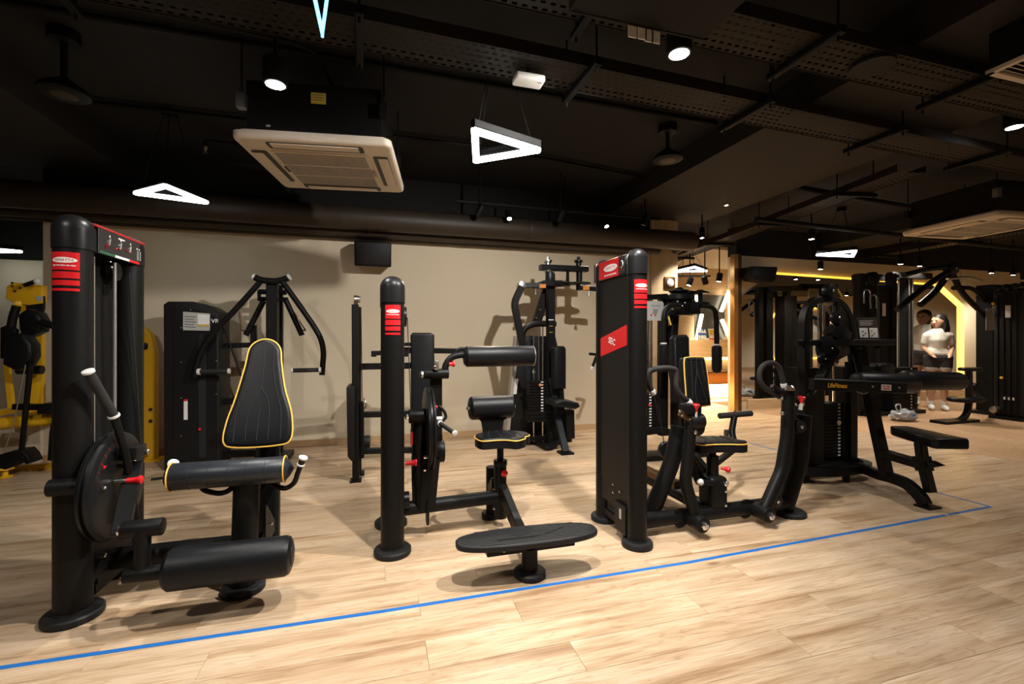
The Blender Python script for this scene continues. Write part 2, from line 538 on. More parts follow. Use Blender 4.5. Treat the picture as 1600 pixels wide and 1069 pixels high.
struct(MB().b2((6.0, -3.2, -0.12), (20.2, 12, 0.002)).done('floor_carpet', 'carpet'))

# ---- blue marking tape on the floor
def tape(pts, w_, label):
    m = MB()
    for a, b in zip(pts, pts[1:]):
        a, b = V(a), V(b); d = (b-a).normalized(); n = V((-d.y, d.x, 0))*w_/2
        m.slab([(0, -w_/2), ((b-a).length, -w_/2), ((b-a).length, w_/2), (0, w_/2)], (a.x, a.y, 0.0), d, V((-d.y, d.x, 0)), Z_, 0.0006)
    return tag(m.done('floor_tape', 'blue_tape'), label, 'tape', 'blue tape lines on the floor')
tape([(-1.75, 2.125, 0), (0.0, 2.085, 0), (1.6, 2.085, 0), (3.70, 2.155, 0)], 0.024, 'long blue tape line along the front of the machines')
tape([(3.73, 2.157, 0), (4.20, 2.175, 0)], 0.022, 'short blue tape piece at the corner past the gap')
tape([(4.20, 2.19, 0), (4.13, 3.2, 0), (4.10, 4.35, 0)], 0.022, 'thin blue tape line running back beside the pad machine')

# ---- walls
WY = 5.54
wb = struct(MB().b2((-3.16, WY, 0), (3.60, WY+0.25, 2.42)).done('wall_back', 'wall_paint'))
struct(MB().b2((-3.16, WY, 2.42), (3.60, WY+0.25, 3.1)).done('wall_back_upper', 'ceiling_paint'))  # upper band of the back wall, coloured as dark as the ceiling
struct(MB().b2((-3.16, WY-0.012, 0), (3.60, WY, 0.072), 0.002, 1).done('baseboard_back', 'baseboard'))
wp = MB().b2((3.60, WY-0.04, 0), (4.02, WY+0.30, 3.1)).done('wall_pier', 'wood_panel'); struct(wp)
MB().b2((3.592, WY-0.05, 0), (3.612, WY-0.04, 3.0)).done('edge_strip', 'wood_wall', wp)
struct(MB().b2((-9, 7.6, 0), (-2.9, 7.8, 2.25)).done('wall_far_left', 'wall_paint'))
struct(MB().b2((-9, 7.58, 2.25), (-2.9, 7.8, 3.1)).done('wall_far_left_bulkhead', 'ceiling_paint'))
struct(MB().b2((-3.16, WY+0.25, 0), (-2.9, 7.6, 3.1)).done('wall_return_left', 'wall_paint'))
struct(MB().b2((-8.2, -3.2, 0), (-8.0, 7.6, 3.1)).done('wall_left', 'wall_paint'))
struct(MB().b2((-8.2, -3.4, 0), (20.2, -3.2, 3.1)).done('wall_front', 'wall_paint'))
MWY = 6.35
struct(MB().b2((5.80, MWY, 0), (13.2, MWY+0.2, 2.62)).done('wall_mirror', 'wall_paint'))
struct(MB().b2((5.80, MWY, 2.62), (13.2, MWY+0.2, 3.1)).done('wall_mirror_bulkhead', 'ceiling_paint'))
struct(MB().b2((8.4, MWY+0.2, 0), (8.6, 9.3, 3.1)).done('wall_reception_side', 'wood_wall'))
wr = struct(MB().b2((3.4, 9.3, 0), (8.6, 9.5, 3.1)).done('wall_reception', 'wood_wall'))
struct(MB().b2((3.60, WY+0.30, 0), (3.72, 9.3, 3.1)).done('wall_reception_left', 'wood_wall'))
struct(MB().b2((13.2, MWY, 0), (20.2, MWY+0.2, 3.1)).done('wall_far_right', 'ceiling_beam'))
struct(MB().b2((20.0, -3.2, 0), (20.2, MWY, 3.1)).done('wall_right', 'wall_paint'))
struct(MB().b2((6.0, MWY-0.05, 0), (11.6, MWY, 0.17), 0.002, 1).done('trim_1', 'wood_wall'))

# ---- ceiling slab and beams
ce = struct(MB().b2((-8.2, -3.4, 3.1), (20.2, 9.5, 3.25)).done('ceiling', 'ceiling_paint'))
for i, (x0, x1, zb) in enumerate(((-4.6, -2.4, 2.86), (2.9, 4.4, 2.86), (7.6, 8.6, 2.86))):
    struct(MB().b2((x0, -3.2, zb), (x1, WY if i < 2 else MWY, 3.1)).done('ceiling_beam', 'ceiling_beam'))

struct(MB().b2((3.72, 7.3, 2.92), (8.4, 9.3, 2.98)).done('ceiling_reception', 'wall_paint'))
# ---- pipes and ducts along the back wall
def pipe(p0, p1, r, label, joints=(), m='duct', end=True):
    p0, p1 = V(p0), V(p1); L = (p1-p0).length
    t = thing('ceiling_duct', label, 'duct', (p0+p1)/2-V((0, 0, r)))
    pr = [(0, r*.55), (r*.2, r*.85), (r*.5, r), (L-r*.5, r), (L-r*.2, r*.85), (L, r*.55)] if end else [(0, r), (L, r)]
    MB().lathe(p0, p1, pr, 24).done('pipe', m, t)
    d = (p1-p0).normalized()
    for j in joints:
        MB().cyl(p0+d*j-d*0.02, p0+d*j+d*0.02, r*1.04).done('joint_ring', m, t)
    return t
pipe((-4.6, 5.16, 2.50), (4.05, 5.16, 2.50), 0.125, 'wide round duct along the top of the back wall', (1.1, 2.6, 4.5, 6.3))
pipe((-4.6, 5.32, 2.385), (3.62, 5.34, 2.385), 0.05, 'thin lower pipe under the wide duct by the wall', (2.4, 5.6))
pipe((-4.6, 5.44, 2.36), (3.35, 5.46, 2.36), 0.035, 'thinnest pipe tucked against the top of the back wall', (3.1, 6.0))
pipe((3.9, 5.30, 2.45), (4.9, 7.6, 2.62), 0.07, 'short duct branch running back beside the reception opening')

# ---- perforated cable trays
def tray(p0, p1, w_, label, pitch=0.05, nrow=6):
    p0, p1 = V(p0), V(p1); d = (p1-p0).normalized(); n = Z_.cross(d); L = (p1-p0).length
    t = thing('cable_tray', label, 'cable tray', p0, 'perforated cable trays under the ceiling')
    m = MB(); bm = m.bm; cols = int(L/pitch); rw = w_/nrow
    for i in range(cols):
        for j in range(nrow):
            o_ = p0+d*(i*pitch)+n*(j*rw-w_/2)
            s = 0.5*pitch if j % 2 else 0
            o_ = o_+d*s
            ou = [o_, o_+d*pitch, o_+d*pitch+n*rw, o_+n*rw]
            a, b = pitch*.24, rw*.33
            inn = [o_+d*a+n*b, o_+d*(pitch-a)+n*b, o_+d*(pitch-a)+n*(rw-b), o_+d*a+n*(rw-b)]
            A = [bm.verts.new(q) for q in ou]; B = [bm.verts.new(q) for q in inn]
            for k in range(4): bm.faces.new((A[k], A[(k+1) % 4], B[(k+1) % 4], B[k]))
    m.done('perforated_base', 'tray', t)
    for s in (-1, 1):
        MB().rtube([p0+n*s*w_/2+Z_*0.03, p1+n*s*w_/2+Z_*0.03], 0.004, 0.07).done('side_rail', 'tray', t)
    k = 0.6
    while k < L:
        c = p0+d*k
        MB().rtube([c-n*(w_/2+.09)-Z_*0.022, c+n*(w_/2+.09)-Z_*0.022], 0.04, 0.04).done('cross_bar', 'black_iron', t)
        for s in (-1, 1):
            q = c+n*s*(w_/2+.06)
            MB().cyl(q-Z_*0.07, V((q.x, q.y, 3.1)), 0.006, seg=8).done('hanger_rod', 'black_iron', t)
        k += 1.25
tray((-3.2, 2.33, 2.75), (9.0, 2.78, 2.75), 0.27, 'perforated cable tray crossing the whole ceiling behind the bright lamp')
tray((0.35, 1.91, 2.76), (7.5, 1.98, 2.76), 0.27, 'perforated cable tray nearest the camera at the upper right')
tray((4.7, 3.0, 2.74), (5.75, 9.2, 2.74), 0.30, 'perforated cable tray running back towards the reception')
tray((8.9, 3.0, 2.74), (8.9, 6.3, 2.74), 0.30, 'far perforated cable tray above the right hand machines')

# conduits on the ceiling
for i, (pts, r, lb) in enumerate((
    ([(-2.3, 3.2, 3.07), (2.8, 3.3, 3.07)], 0.022, 'dark conduit crossing the ceiling behind the cable tray'),
    ([(-2.3, 4.35, 3.06), (0.9, 4.3, 3.06), (2.85, 4.6, 3.06)], 0.018, 'thin dark conduit crossing the ceiling near the back wall'),
    ([(-1.9, 2.9, 3.01), (-0.4, 3.05, 3.01), (-0.2, 4.2, 3.01)], 0.014, 'bent dark conduit on the ceiling above the left pendant'),
    ([(4.45, 4.0, 2.90), (7.6, 4.3, 2.90)], 0.03, 'dark pipe hanging across the ceiling at the right'),
    ([(4.45, 4.55, 2.68), (13.0, 5.0, 2.68)], 0.03, 'long dark pipe before the mirror wall'),
    ([(2.6, 1.35, 3.02), (2.6, -0.5, 3.02)], 0.03, 'short dark channel at the top of the picture'))):
    tag(MB().tube([V(p) for p in pts], r, 0.15, 10).done('conduit', 'black_iron'), lb, 'conduit')

# ---- copper pillar, mirror with light strips
t = thing('copper_pillar', 'copper clad square pillar between reception and mirror', 'pillar', (5.72, 6.2, 0))
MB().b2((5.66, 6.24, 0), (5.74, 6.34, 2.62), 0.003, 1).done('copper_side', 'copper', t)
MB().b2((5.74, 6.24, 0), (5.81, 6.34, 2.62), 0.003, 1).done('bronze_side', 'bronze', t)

mt = thing('wall_mirror_panel', 'large six sided wall mirror edged with amber light strips', 'mirror', (8.5, MWY-0.03, 0.17))
HX = [(5.85, 0.17), (11.3, 0.17), (11.3, 1.87), (10.62, 2.28), (6.55, 2.34), (5.85, 1.9)]
def clip(poly, x0, x1):
    def cut(p, f, inter):
        out = []
        for i in range(len(p)):
            a, b = p[i-1], p[i]
            if f(b):
                if not f(a): out.append(inter(a, b))
                out.append(b)
            elif f(a): out.append(inter(a, b))
        return out
    def at_x(xc):
        return lambda a, b: (xc, a[1]+(b[1]-a[1])*(xc-a[0])/(b[0]-a[0]))
    p = cut(poly, lambda q: q[0] >= x0-1e-9, at_x(x0))
    return cut(p, lambda q: q[0] <= x1+1e-9, at_x(x1))
for x0, x1 in ((5.85, 7.0), (7.004, 8.4), (8.404, 9.8), (9.804, 11.3)):
    MB().slab(clip(HX, x0, x1), (0, MWY-0.012, 0), X_, Z_, -Y_, 0.006).done('mirror_panel', 'mirror', mt)
def strip(a, b, m, w_=0.05, th=0.03):
    MB().rtube([V((a[0], MWY-0.03, a[1])), V((b[0], MWY-0.03, b[1]))], th, w_, up=(0, 1, 0)).done('light_strip', m, mt)
strip((10.62, 2.28), (11.3, 1.87), 'led_amber', 0.08, 0.04)
strip((11.3, 1.87), (11.3, 0.2), 'led_amber', 0.08, 0.04)
strip((6.62, 2.345), (10.62, 2.28), 'led_amber_soft', 0.03, 0.03)

# room behind the camera, seen only in the mirror: amber outlined wall
gt = thing('amber_wall_light', 'amber angular light line seen reflected in the mirror', 'light', (17.0, -3.17, 0.34))
for a, b in (((19.0, 2.62), (16.5, 2.31)), ((16.5, 2.31), (15.7, 1.23)), ((15.7, 1.23), (16.4, 0.34)), ((16.4, 0.34), (19.4, 0.34))):
    MB().rtube([V((a[0], -3.17, a[1])), V((b[0], -3.17, b[1]))], 0.05, 0.06, up=(0, 1, 0)).done('light_strip', 'led_amber', gt)
# ================================================================== FRONT ROW OF BLACK TOWER MACHINES
def patch(parent, name, m, cx, cy, r, az, half, z0, z1, n=12):
    """curved sticker on an upright; az measured from -Y towards +X"""
    b = MB(); bm = b.bm; rows = []
    for z in (z0, z1):
        rows.append([bm.verts.new((cx+r*math.sin(az+half*(2*k/n-1)), cy-r*math.cos(az+half*(2*k/n-1)), z)) for k in range(n+1)])
    for k in range(n):
        bm.faces.new((rows[0][k], rows[0][k+1], rows[1][k+1], rows[1][k]))
    return b.done(name, m, parent)
def oval(cx, cy, n=24, p=1.0):
    return [(cx*math.cos(2*math.pi*k/n), cy*math.sin(2*math.pi*k/n)) for k in range(n)]
def logo(parent, wrap, w_, name='brand_mark'):
    b = MB()
    n = 16; top, bot = [], []
    for k in range(n+1):
        u = -w_/2*math.cos(math.pi*k/n); h = w_*.13*math.sin(math.pi*k/n)+1e-4
        top.append(b.bm.verts.new(wrap(u, h))); bot.append(b.bm.verts.new(wrap(u, -h)))
    for k in range(n): b.bm.faces.new((bot[k], bot[k+1], top[k+1], top[k]))
    o = b.done('logo_oval', 'white', parent)
    MB().text('PANATTA', w_*.16, (0, 0, 0), X_, Z_, wid=w_*.72, shear=.2, wrap=lambda u, v_: wrap(u, v_, 1)).done('lettering', 'red', parent)
    g = MB(); x = -w_*.45
    for k in (.16, .13, .20, .11, .17):
        g.bm.faces.new([g.bm.verts.new(wrap(a, c-w_*.25, 1)) for a, c in ((x, -w_*.022), (x+w_*k, -w_*.022), (x+w_*k, w_*.022), (x, w_*.022))]); x += w_*(k+.03)
    g.done('print_line', 'white', parent)
def sticker(root, cx, cy, r, az, half, ztop):
    rr = r+0.0012
    segs = ((0, .075), (.082, .110), (.118, .140), (.152, .163))
    for i, (a, b) in enumerate(segs):
        s = patch(root, 'brand_sticker', 'red', cx, cy, rr, az, half, ztop-b, ztop-a)
        if i == 0:
            s['label'] = 'red sticker with white oval logo'
            def wr(u, v_, k=0):
                q = az+u/rr; e = rr+0.0008+0.0006*k
                return V((cx+e*math.sin(q), cy-e*math.cos(q), ztop-.034+v_))
            logo(s, wr, 2*half*rr*.86)
def tower(root, X, Yf, Yb, H, r, closed_side=-1):
    for cy in (Yf, Yb):
        c = MB().cyl((X, cy, 0.02), (X, cy, H-0.15), r, seg=32).done('column', 'black', root)
        MB().lathe((X, cy, 0), (X, cy, 1), [(0, r*1.50), (.006, r*1.60), (.026, r*1.60), (.034, r*1.50), (.036, r*1.06), (.045, r*1.03)], 32).done('base_disc', 'rubber', root)
        R2 = r+0.004; h = 0.15; cr = R2*.95
        pr = [(0, R2)]+[(h-cr+cr*math.sin(math.pi/2*k/8), R2*.05+cr*math.cos(math.pi/2*k/8)) for k in range(8)]+[(h, 0.0)]
        MB().lathe((X, cy, H-h), (X, cy, H), pr, 32).done('column_cap', 'satin', root)
    w2 = r*.86
    prof = [(-w2, 0), (w2, 0)]+[(w2*math.cos(math.pi*k/10), .085+.05*math.sin(math.pi*k/10)) for k in range(11)]
    MB().slab(prof, (X, Yb, H-0.147), X_, Z_, -Y_, Yb-Yf).done('header', 'satin', root)
    # closed side
    xs = X+closed_side*(r*.62)
    MB().b2((xs-0.008, Yf, .30), (xs+0.008, Yb, H-.14)).done('side_panel', 'panel', root)
    MB().b2((xs-0.006, Yf, .17), (xs+0.006, Yb, .30)).done('lower_bracket', 'black', root)
    # guide rods and weight stack inside
    for k in (.22, .62):
        y = Yf+(Yb-Yf)*k
        MB().cyl((X+.02, y, .10), (X+.02, y, H-.16), .0085, seg=12).done('guide_rod', 'rod', root)
    ws = MB().b2((X-.02, Yf+.075, .10), (X+.05, Yb-.075, .13)).done('weight_plate', 'black', root)
    for k in range(11):
        o = ws.copy(); COL.objects.link(o); o.location = (0, 0, .033*(k+1))
    MB().b2((X-.03, Yf+.06, .06), (X+.05, Yb-.06, .10)).done('stack_base', 'black', root)

# ---------------------------------------------------------------- A: leg extension, far left
AXc, AY0, AY1, AH, AR = -1.27, 2.41, 2.85, 1.735, .066
A = thing('leg_extension_machine', 'black leg extension machine with seat, backrest and padded roller, leftmost tower machine', 'gym machine', (AXc, AY0, 0))
tower(A, AXc, AY0, AY1, AH, AR, -1)
sticker(A, AXc, AY0, AR, 0.0, R(45), AH-.170)
# header instruction plate on the open side
hx = AXc+AR*.86
hp = MB().b2((hx, AY0+.055, AH-.150), (hx+.006, AY1+.02, AH-.035), .002, 1).done('instruction_plate', 'header', A)
hp['label'] = 'dark plate with exercise figures and a tricolour stripe'
y0, y1 = AY0+.06, AY1+.0
for k, m in enumerate(('green', 'label_white', 'red')):
    a, b = y0+(y1-y0)*k/3, y0+(y1-y0)*(k+1)/3
    MB().b2((hx+.005, a, AH-.147), (hx+.0072, b, AH-.136)).done('flag_stripe', m, hp)
MB().rtube([V((hx-.004, AY0+.03, AH-.030)), V((hx-.004, AY1+.03, AH-.030))], .02, .012).done('red_edge', 'dark_red', hp)
for k, c in enumerate((.18, .43, .66)):
    yc = y0+(y1-y0)*c; zc = AH-.092; P = lambda u, w_: V((hx+.0065, yc+u, zc+w_))
    g = MB()
    g.rtube([P(.012, .022), P(.004, -.010)], .0015, .010, up=(1, 0, 0)); g.ball(P(.014, .033), .006, (.2, 1, 1), 8)
    g.rtube([P(.010, .012), P(-.012, .008)], .0015, .005, up=(1, 0, 0))
    g.done('exercise_figure', 'figure_grey', hp)
    g = MB(); g.rtube([P(.004, -.010), P(-.020, -.008), P(-.020-.012*k, -.030+.014*k)], .0015, .007, up=(1, 0, 0)); g.done('exercise_figure', 'red', hp)
for k in (0, 1):
    P = lambda u, w_: V((hx+.0065, y0+(y1-y0)*(.87+.06*k)+u, AH-.092+w_))
    g = MB(); g.rtube([P(0, .012), P(0, -.035)], .0015, .010, up=(1, 0, 0)); g.ball(P(0, .022), .006, (.2, 1, 1), 8); g.done('exercise_figure', 'figure_grey', hp)
MB().b2((hx+.0062, y0+(y1-y0)*.40, AH-.056), (hx+.0075, y0+(y1-y0)*.55, AH-.049)).done('print_line', 'figure_grey', hp)
# pulley under header, cable
MB().cyl((AXc-.01, AY0+.30, AH-.20), (AXc+.02, AY0+.30, AH-.20), .045).done('pulley', 'satin', A)
MB().tube([(AXc+.055, AY0+.33, AH-.2), (AXc+.075, AY0+.42, .5)], .003, seg=6).done('cable', 'void', A)
for y, z in ((AY0+.18, AH-.17), (AY0+.19, AH-.195)):
    bolt(A, (AXc+.045, y, z), X_, .006)
# cam wheel
cx, cyy, cz = -1.165, 2.50, .535
MB().lathe((cx-.03, cyy, cz), (cx+.03, cyy, cz), [(0, .20), (.002, .235), (.016, .240), (.020, .226), (.030, .226), (.034, .240), (.048, .235), (.052, .222), (.052, .17), (.044, .165), (.044, 0)], 48).done('cam_wheel', 'satin', A)
def face_pt(rad, deg, e=.0235):
    return V((cx+e, cyy-rad*math.cos(R(deg)), cz+rad*math.sin(R(deg))))
g = MB(); q0 = [g.bm.verts.new(face_pt(.185, 20+62*k/12)) for k in range(13)]; q1 = [g.bm.verts.new(face_pt(.214, 20+62*k/12)) for k in range(13)]
for k in range(12): g.bm.faces.new((q0[k], q0[k+1], q1[k+1], q1[k]))
sp = g.done('number_scale', 'rubber', A)
for k, ch in enumerate('12345'):
    dg = 30+11*k; a = R(dg)
    MB().text(ch, .026, face_pt(.20, dg, .0245), V((0, math.sin(a), math.cos(a))), V((0, -math.cos(a), math.sin(a)))).done('lettering', 'dark_red', sp)
g = MB(); g.slab([(-.012, -.008), (.012, 0), (-.012, .008)], face_pt(.172, 42, .024), Y_, Z_, X_, .003); g.done('pointer', 'red', A)
MB().cyl((-1.31, 2.335, .585), (-1.19, 2.335, .585), .035).done('pivot_tube', 'black', A)
MB().cyl((-1.21, 2.34, .50), (-1.16, 2.34, .50), .008, seg=10).done('stop_pin', 'steel', A)
bolt(A, face_pt(.21, 90, .0), Z_, .012); bolt(A, face_pt(.21, 230, .02), X_, .010); bolt(A, face_pt(.13, 10, .02), X_, .010); bolt(A, face_pt(.14, 150, .02), X_, .011)
bolt(A, (cx+.02, cyy+.05, cz+.07), X_, .010)
# start lever with grip
p1, p2, p3 = AX(138, 581, -1.17), AX(178, 650, -1.13), AX(196, 706, -1.11)
MB().tube([p2, p3, AX(205, 760, -1.11), AX(215, 830, -1.11)], .016, .05).done('lever', 'black', A)
MB().cyl(p1, p2, .0185, seg=20).done('grip', 'grip', A)
u = (p2-p1).normalized()
for p, s in ((p1, -1), (p2, 1)):
    MB().cyl(p-u*.006, p+u*.006, .0225, .002, 20).done('grip_collar', 'silver_plastic', A)
MB().b2((-1.15, 2.50, .64), (-1.08, 2.60, .70), .006).done('stop_block', 'satin', A)
bolt(A, (-1.08, 2.585, .66), X_, .014)
# red pull pin
MB().cyl((-1.145, 2.46, .56), (-1.10, 2.46, .56), .011, seg=14).done('pin_sleeve', 'chrome', A)
MB().lathe((-1.10, 2.46, .56), (-1, 2.46, .56), [(0, .011), (.02, .012), (.04, .014), (.048, .019), (.056, .019), (.060, .013)], 18).done('pull_knob', 'red', A)
# link bars and gusset
MB().rtube([V((-1.11, 2.55, .62)), V((-1.04, 2.28, .39))], .016, .07, up=(1, 0, 0)).done('link_bar', 'black', A)
MB().slab([(0, .10), (.34, .16), (.34, .36), (.20, .50), (0, .50)], (-1.235, 2.44, .02), Y_, Z_, X_, .016).done('gusset_plate', 'black', A)
for y, z in ((2.52, .21), (2.57, .27), (2.66, .24)):
    bolt(A, (-1.215, y, z), X_, .010)
# swing arm
MB().cyl((-1.03, 2.27, .405), (-.885, 2.27, .405), .036, .004).done('swing_arm', 'black', A)
bolt(A, (-1.03, 2.27, .405), -X_, .02)
MB().cyl((-.955, 2.262, .40), (-.955, 2.255, .23), .030).done('swing_arm', 'black', A)
MB().cyl((-1.015, 2.25, .222), (-.84, 2.25, .222), .031, .004).done('swing_arm', 'black', A)
MB().lathe((-.868, 2.25, .226), (0, 2.25, .226), [(0, .05), (.004, .074), (.02, .086), (.46, .086), (.478, .078), (.486, .060), (.486, .0)], 36).done('leg_roller', 'leather', A)
MB().cyl((-.384, 2.25, .226), (-.378, 2.25, .226), .047, .003).done('roller_end_cap', 'rubber', A)
# floor frame, posts
MB().tube([(AXc, 2.62, .15), (-.58, 2.62, .15)], .05, seg=20).done('floor_tube', 'black', A)
MB().cyl((-.627, 2.445, .02), (-.615, 2.455, .53), .057, seg=28).done('seat_post', 'black', A)
MB().lathe((-.627, 2.445, 0), (-.627, 2.445, 1), [(0, .088), (.006, .094), (.028, .094), (.034, .086), (.036, .06)], 32).done('base_disc', 'rubber', A)
MB().rtube([V((-.585, 2.77, .05)), V((-.585, 2.80, .86))], .10, .07, up=(0, 1, 0), bev=.02).done('backrest_post', 'black', A)
MB().slab([(0, 0), (.20, 0), (.20, .06), (.03, .20), (0, .20)], (-.555, 2.50, .17), Y_, Z_, X_, .012).done('gusset_plate', 'black', A)
bolt(A, (-.543, 2.60, .25), X_, .010); bolt(A, (-.543, 2.52, .20), X_, .008)
# seat: front roll and cushion
MB().lathe((-.945, 2.42, .572), (0, 2.42, .572), [(0, 0), (.012, .035), (.03, .058), (.035, .061), (.50, .061), (.505, .058), (.525, .035), (.545, .0)], 28).done('seat_roll', 'leather_blue', A)
for x in (-.912, -.442):
    MB().tube([(x, 2.42+.062*math.cos(a), .572+.062*math.sin(a)) for a in [2*math.pi*k/24 for k in range(24)]], .0035, seg=6, closed=True).done('piping', 'piping', A)
for k in range(1, 6):
    x = -.912+.47*k/6
    MB().tube([(x, 2.42+.0605*math.cos(a), .572+.0605*math.sin(a)) for a in [2*math.pi*k2/24 for k2 in range(24)]], .0016, seg=5, closed=True).done('seam', 'void', A)
MB().b2((-.82, 2.42, .535), (-.50, 2.58, .600), .02, 3).done('seat_cushion', 'leather', A)
MB().b2((-.76, 2.42, .51), (-.50, 2.72, .535)).done('seat_plate', 'black', A)
# handles by the seat
hpth = curve([AY(420, 744, 2.46), AY(428, 757, 2.44), AY(445, 763, 2.42), AY(459, 755, 2.41), AY(465, 740, 2.40), AY(470, 726, 2.39)])
MB().tube(hpth, .012, seg=12).done('side_handle', 'black', A)
u = (hpth[-1]-hpth[-4]).normalized(); e = hpth[-1]
MB().cyl(e, e+u*.03, .0145, seg=14).done('grip', 'grip', A)
MB().cyl(e-u*.004, e+u*.004, .019, .002, 16).done('grip_collar', 'white', A)
MB().cyl(e+u*.03, e+u*.042, .021, .004, 18).done('grip_end', 'white', A)
MB().tube(curve([AY(314, 760, 2.46), AY(322, 767, 2.44), AY(343, 771, 2.43), AY(358, 766, 2.44), AY(364, 757, 2.46)]), .012, seg=12).done('side_handle', 'black', A)
e = AY(273, 725, 2.53); MB().cyl(e+V((0, .03, -.05)), e, .012, seg=10).done('side_handle', 'black', A); MB().cyl(e, e+V((0, -.03, .01)), .021, .004, 16).done('grip_end', 'white', A)
MB().tube([(-.91, 2.43, .572), (-.99, 2.42, .568)], .006, seg=8).done('seat_release', 'black', A)
# backrest
def backrest(root, O, U, W, N, outl, th, seams, pip='piping', m='leather', pr=.0045, name='backrest'):
    pts = bez(outl, 7)
    MB().slab(pts, O, U, W, N, th, min(.022, th*.4), 4, True).done(name, m, root)
    O, U, W, N = V(O), V(U).normalized(), V(W).normalized(), V(N).normalized()
    if pip:
        MB().tube([O+U*a+W*b+N*(th-.012) for a, b in pts], pr, seg=6, closed=True).done('piping', pip, root)
    for s in seams:
        MB().tube(curve([O+U*a+W*b+N*(th+.0006) for a, b in s], 5), .0028, seg=6).done('seam', 'void', root)
bN = V((0, -1, .30)).normalized(); bW = V((0, .30, 1)).normalized()
bo = V((-.610, 2.68, .630))
backrest(A, bo, X_, bW, bN, [(-.16, .03), (-.10, 0), (.09, 0), (.155, .03), (.152, .16), (.112, .30), (.088, .44), (.075, .53), (.03, .575), (-.03, .575), (-.075, .53), (-.092, .42), (-.125, .25), (-.155, .13)], .055,
    [[(-.115, .03), (-.11, .18), (-.075, .30), (-.055, .42), (-.05, .53)], [(-.06, .03), (-.055, .17), (-.005, .31), (.002, .42), (.002, .55)],
     [(-.005, .31), (.03, .25), (.045, .17), (.045, .03)], [(-.008, .03), (-.005, .15), (0, .21)], [(.105, .03), (.10, .18), (.07, .30), (.05, .42), (.05, .53)]])
MB().b2((-.66, 2.74, .75), (-.51, 2.82, .86)).done('backrest_bracket', 'black', A)

# ---------------------------------------------------------------- B: crunch machine, centre
BX, BY0, BY1, BH, BR = .067, 2.635, 3.04, 1.552, .064
Bm = thing('abdominal_machine', 'low black abdominal machine with foot plate, saddle seat and two rollers, middle of front row', 'gym machine', (BX, BY0, 0))
tower(Bm, BX, BY0, BY1, BH, BR, -1)
sticker(Bm, BX, BY0, BR, 0.0, R(38), BH-.165)
MB().b2((BX-BR*.62-.0095, BY0+.01, 1.10), (BX-BR*.62-.008, BY1-.02, 1.20)).done('red_band', 'red', Bm)
MB().cyl((BX+.055, 2.82, 1.335), (BX+.085, 2.82, 1.335), .06).done('pulley', 'satin', Bm)
MB().tube([(BX+.09, 2.80, 1.33), (BX+.13, 2.80, .22)], .003, seg=6).done('cable', 'void', Bm)
MB().tube([(BX, 2.83, .17), (.72, 2.83, .19)], .042, seg=20).done('floor_tube', 'black', Bm)
MB().tube([(.235, 2.83, .17), (.225, 2.83, .45), (.24, 2.83, .73)], .045, .1, 20).done('arm_post', 'black', Bm)
MB().slab([(-.045, 0), (.045, 0), (.075, .30), (.02, .33), (-.03, .30)], (.275, 2.78, .16), X_, Z_, Y_, .014).done('gusset_plate', 'black', Bm)
MB().slab(bez([(-.05, -.05), (.05, -.05), (.055, .10), (-.055, .10)], 4), (.272, 2.83, .13), Y_, Z_, X_, .012).done('gusset_plate', 'black', Bm)
MB().cyl((BX+.06, 2.8, .235), (BX+.10, 2.8, .235), .05).done('pulley', 'satin', Bm)
MB().cyl((.165, 2.80, .735), (.30, 2.80, .735), .042, .004).done('pivot_tube', 'black', Bm)
bolt(Bm, (.165, 2.80, .735), -X_, .02)
cz = .655
MB().lathe((.262, 2.82, cz), (.4, 2.82, cz), [(0, .20), (.003, .245), (.014, .250), (.020, .236), (.028, .236), (.034, .250), (.046, .245), (.050, .20), (.042, .18), (.042, 0)], 44).done('cam_wheel', 'satin', Bm)
for a, b in ((2.74, .50), (2.76, .42), (2.78, .72)):
    bolt(Bm, (.258, a, b), -X_, .012)
MB().cyl((.31, 2.76, .72), (.36, 2.76, .72), .013, seg=14).done('pin_sleeve', 'silver_plastic', Bm)
g = MB(); g.ball((.318, 2.70, .80), .010, seg=10); g.done('pointer', 'red', Bm)
MB().rtube([V((.335, 2.86, .55)), V((.335, 2.86, 1.01))], .075, .016, up=(0, 1, 0)).done('arm_bar', 'black', Bm)
MB().cyl((.255, 2.84, .985), (.41, 2.84, .985), .032, .003).done('pivot_tube', 'black', Bm)
bolt(Bm, (.258, 2.84, .985), -X_, .022); bolt(Bm, (.32, 2.80, 1.03), -Y_, .010)
MB().tube(curve([(.385, 2.84, .985), (.395, 2.84, 1.04), (.43, 2.84, 1.085), (.48, 2.84, 1.10), (.52, 2.84, 1.10)], 6), .021, seg=14).done('arm_tube', 'black', Bm)
MB().tube([(.46, 2.84, 1.115), (.475, 2.84, 1.14), (.52, 2.84, 1.14)], .010, .02, 10).done('arm_link', 'black', Bm)
MB().b2((.318, 2.80, 1.01), (.345, 2.84, 1.07), .004).done('latch', 'steel', Bm)
MB().lathe((.41, 2.82, 1.045), (1, 2.82, 1.045), [(0, .010), (.02, .012), (.025, .018), (.035, .018)], 14).done('pull_knob', 'red', Bm)
MB().lathe((.505, 2.84, 1.09), (1, 2.84, 1.09), [(0, .035), (.004, .050), (.014, .060), (.020, .066), (.455, .066), (.465, .060), (.470, .045), (.470, 0)], 32).done('chest_roller', 'leather', Bm)
MB().tube([(.965, 2.84+.063*math.cos(a), 1.09+.063*math.sin(a)) for a in [2*math.pi*k/24 for k in range(24)]], .004, seg=6, closed=True).done('roller_rim', 'steel', Bm)
MB().cyl((.315, 2.86, .50), (.385, 2.86, .50), .068, .006).done('counterweight', 'black', Bm)
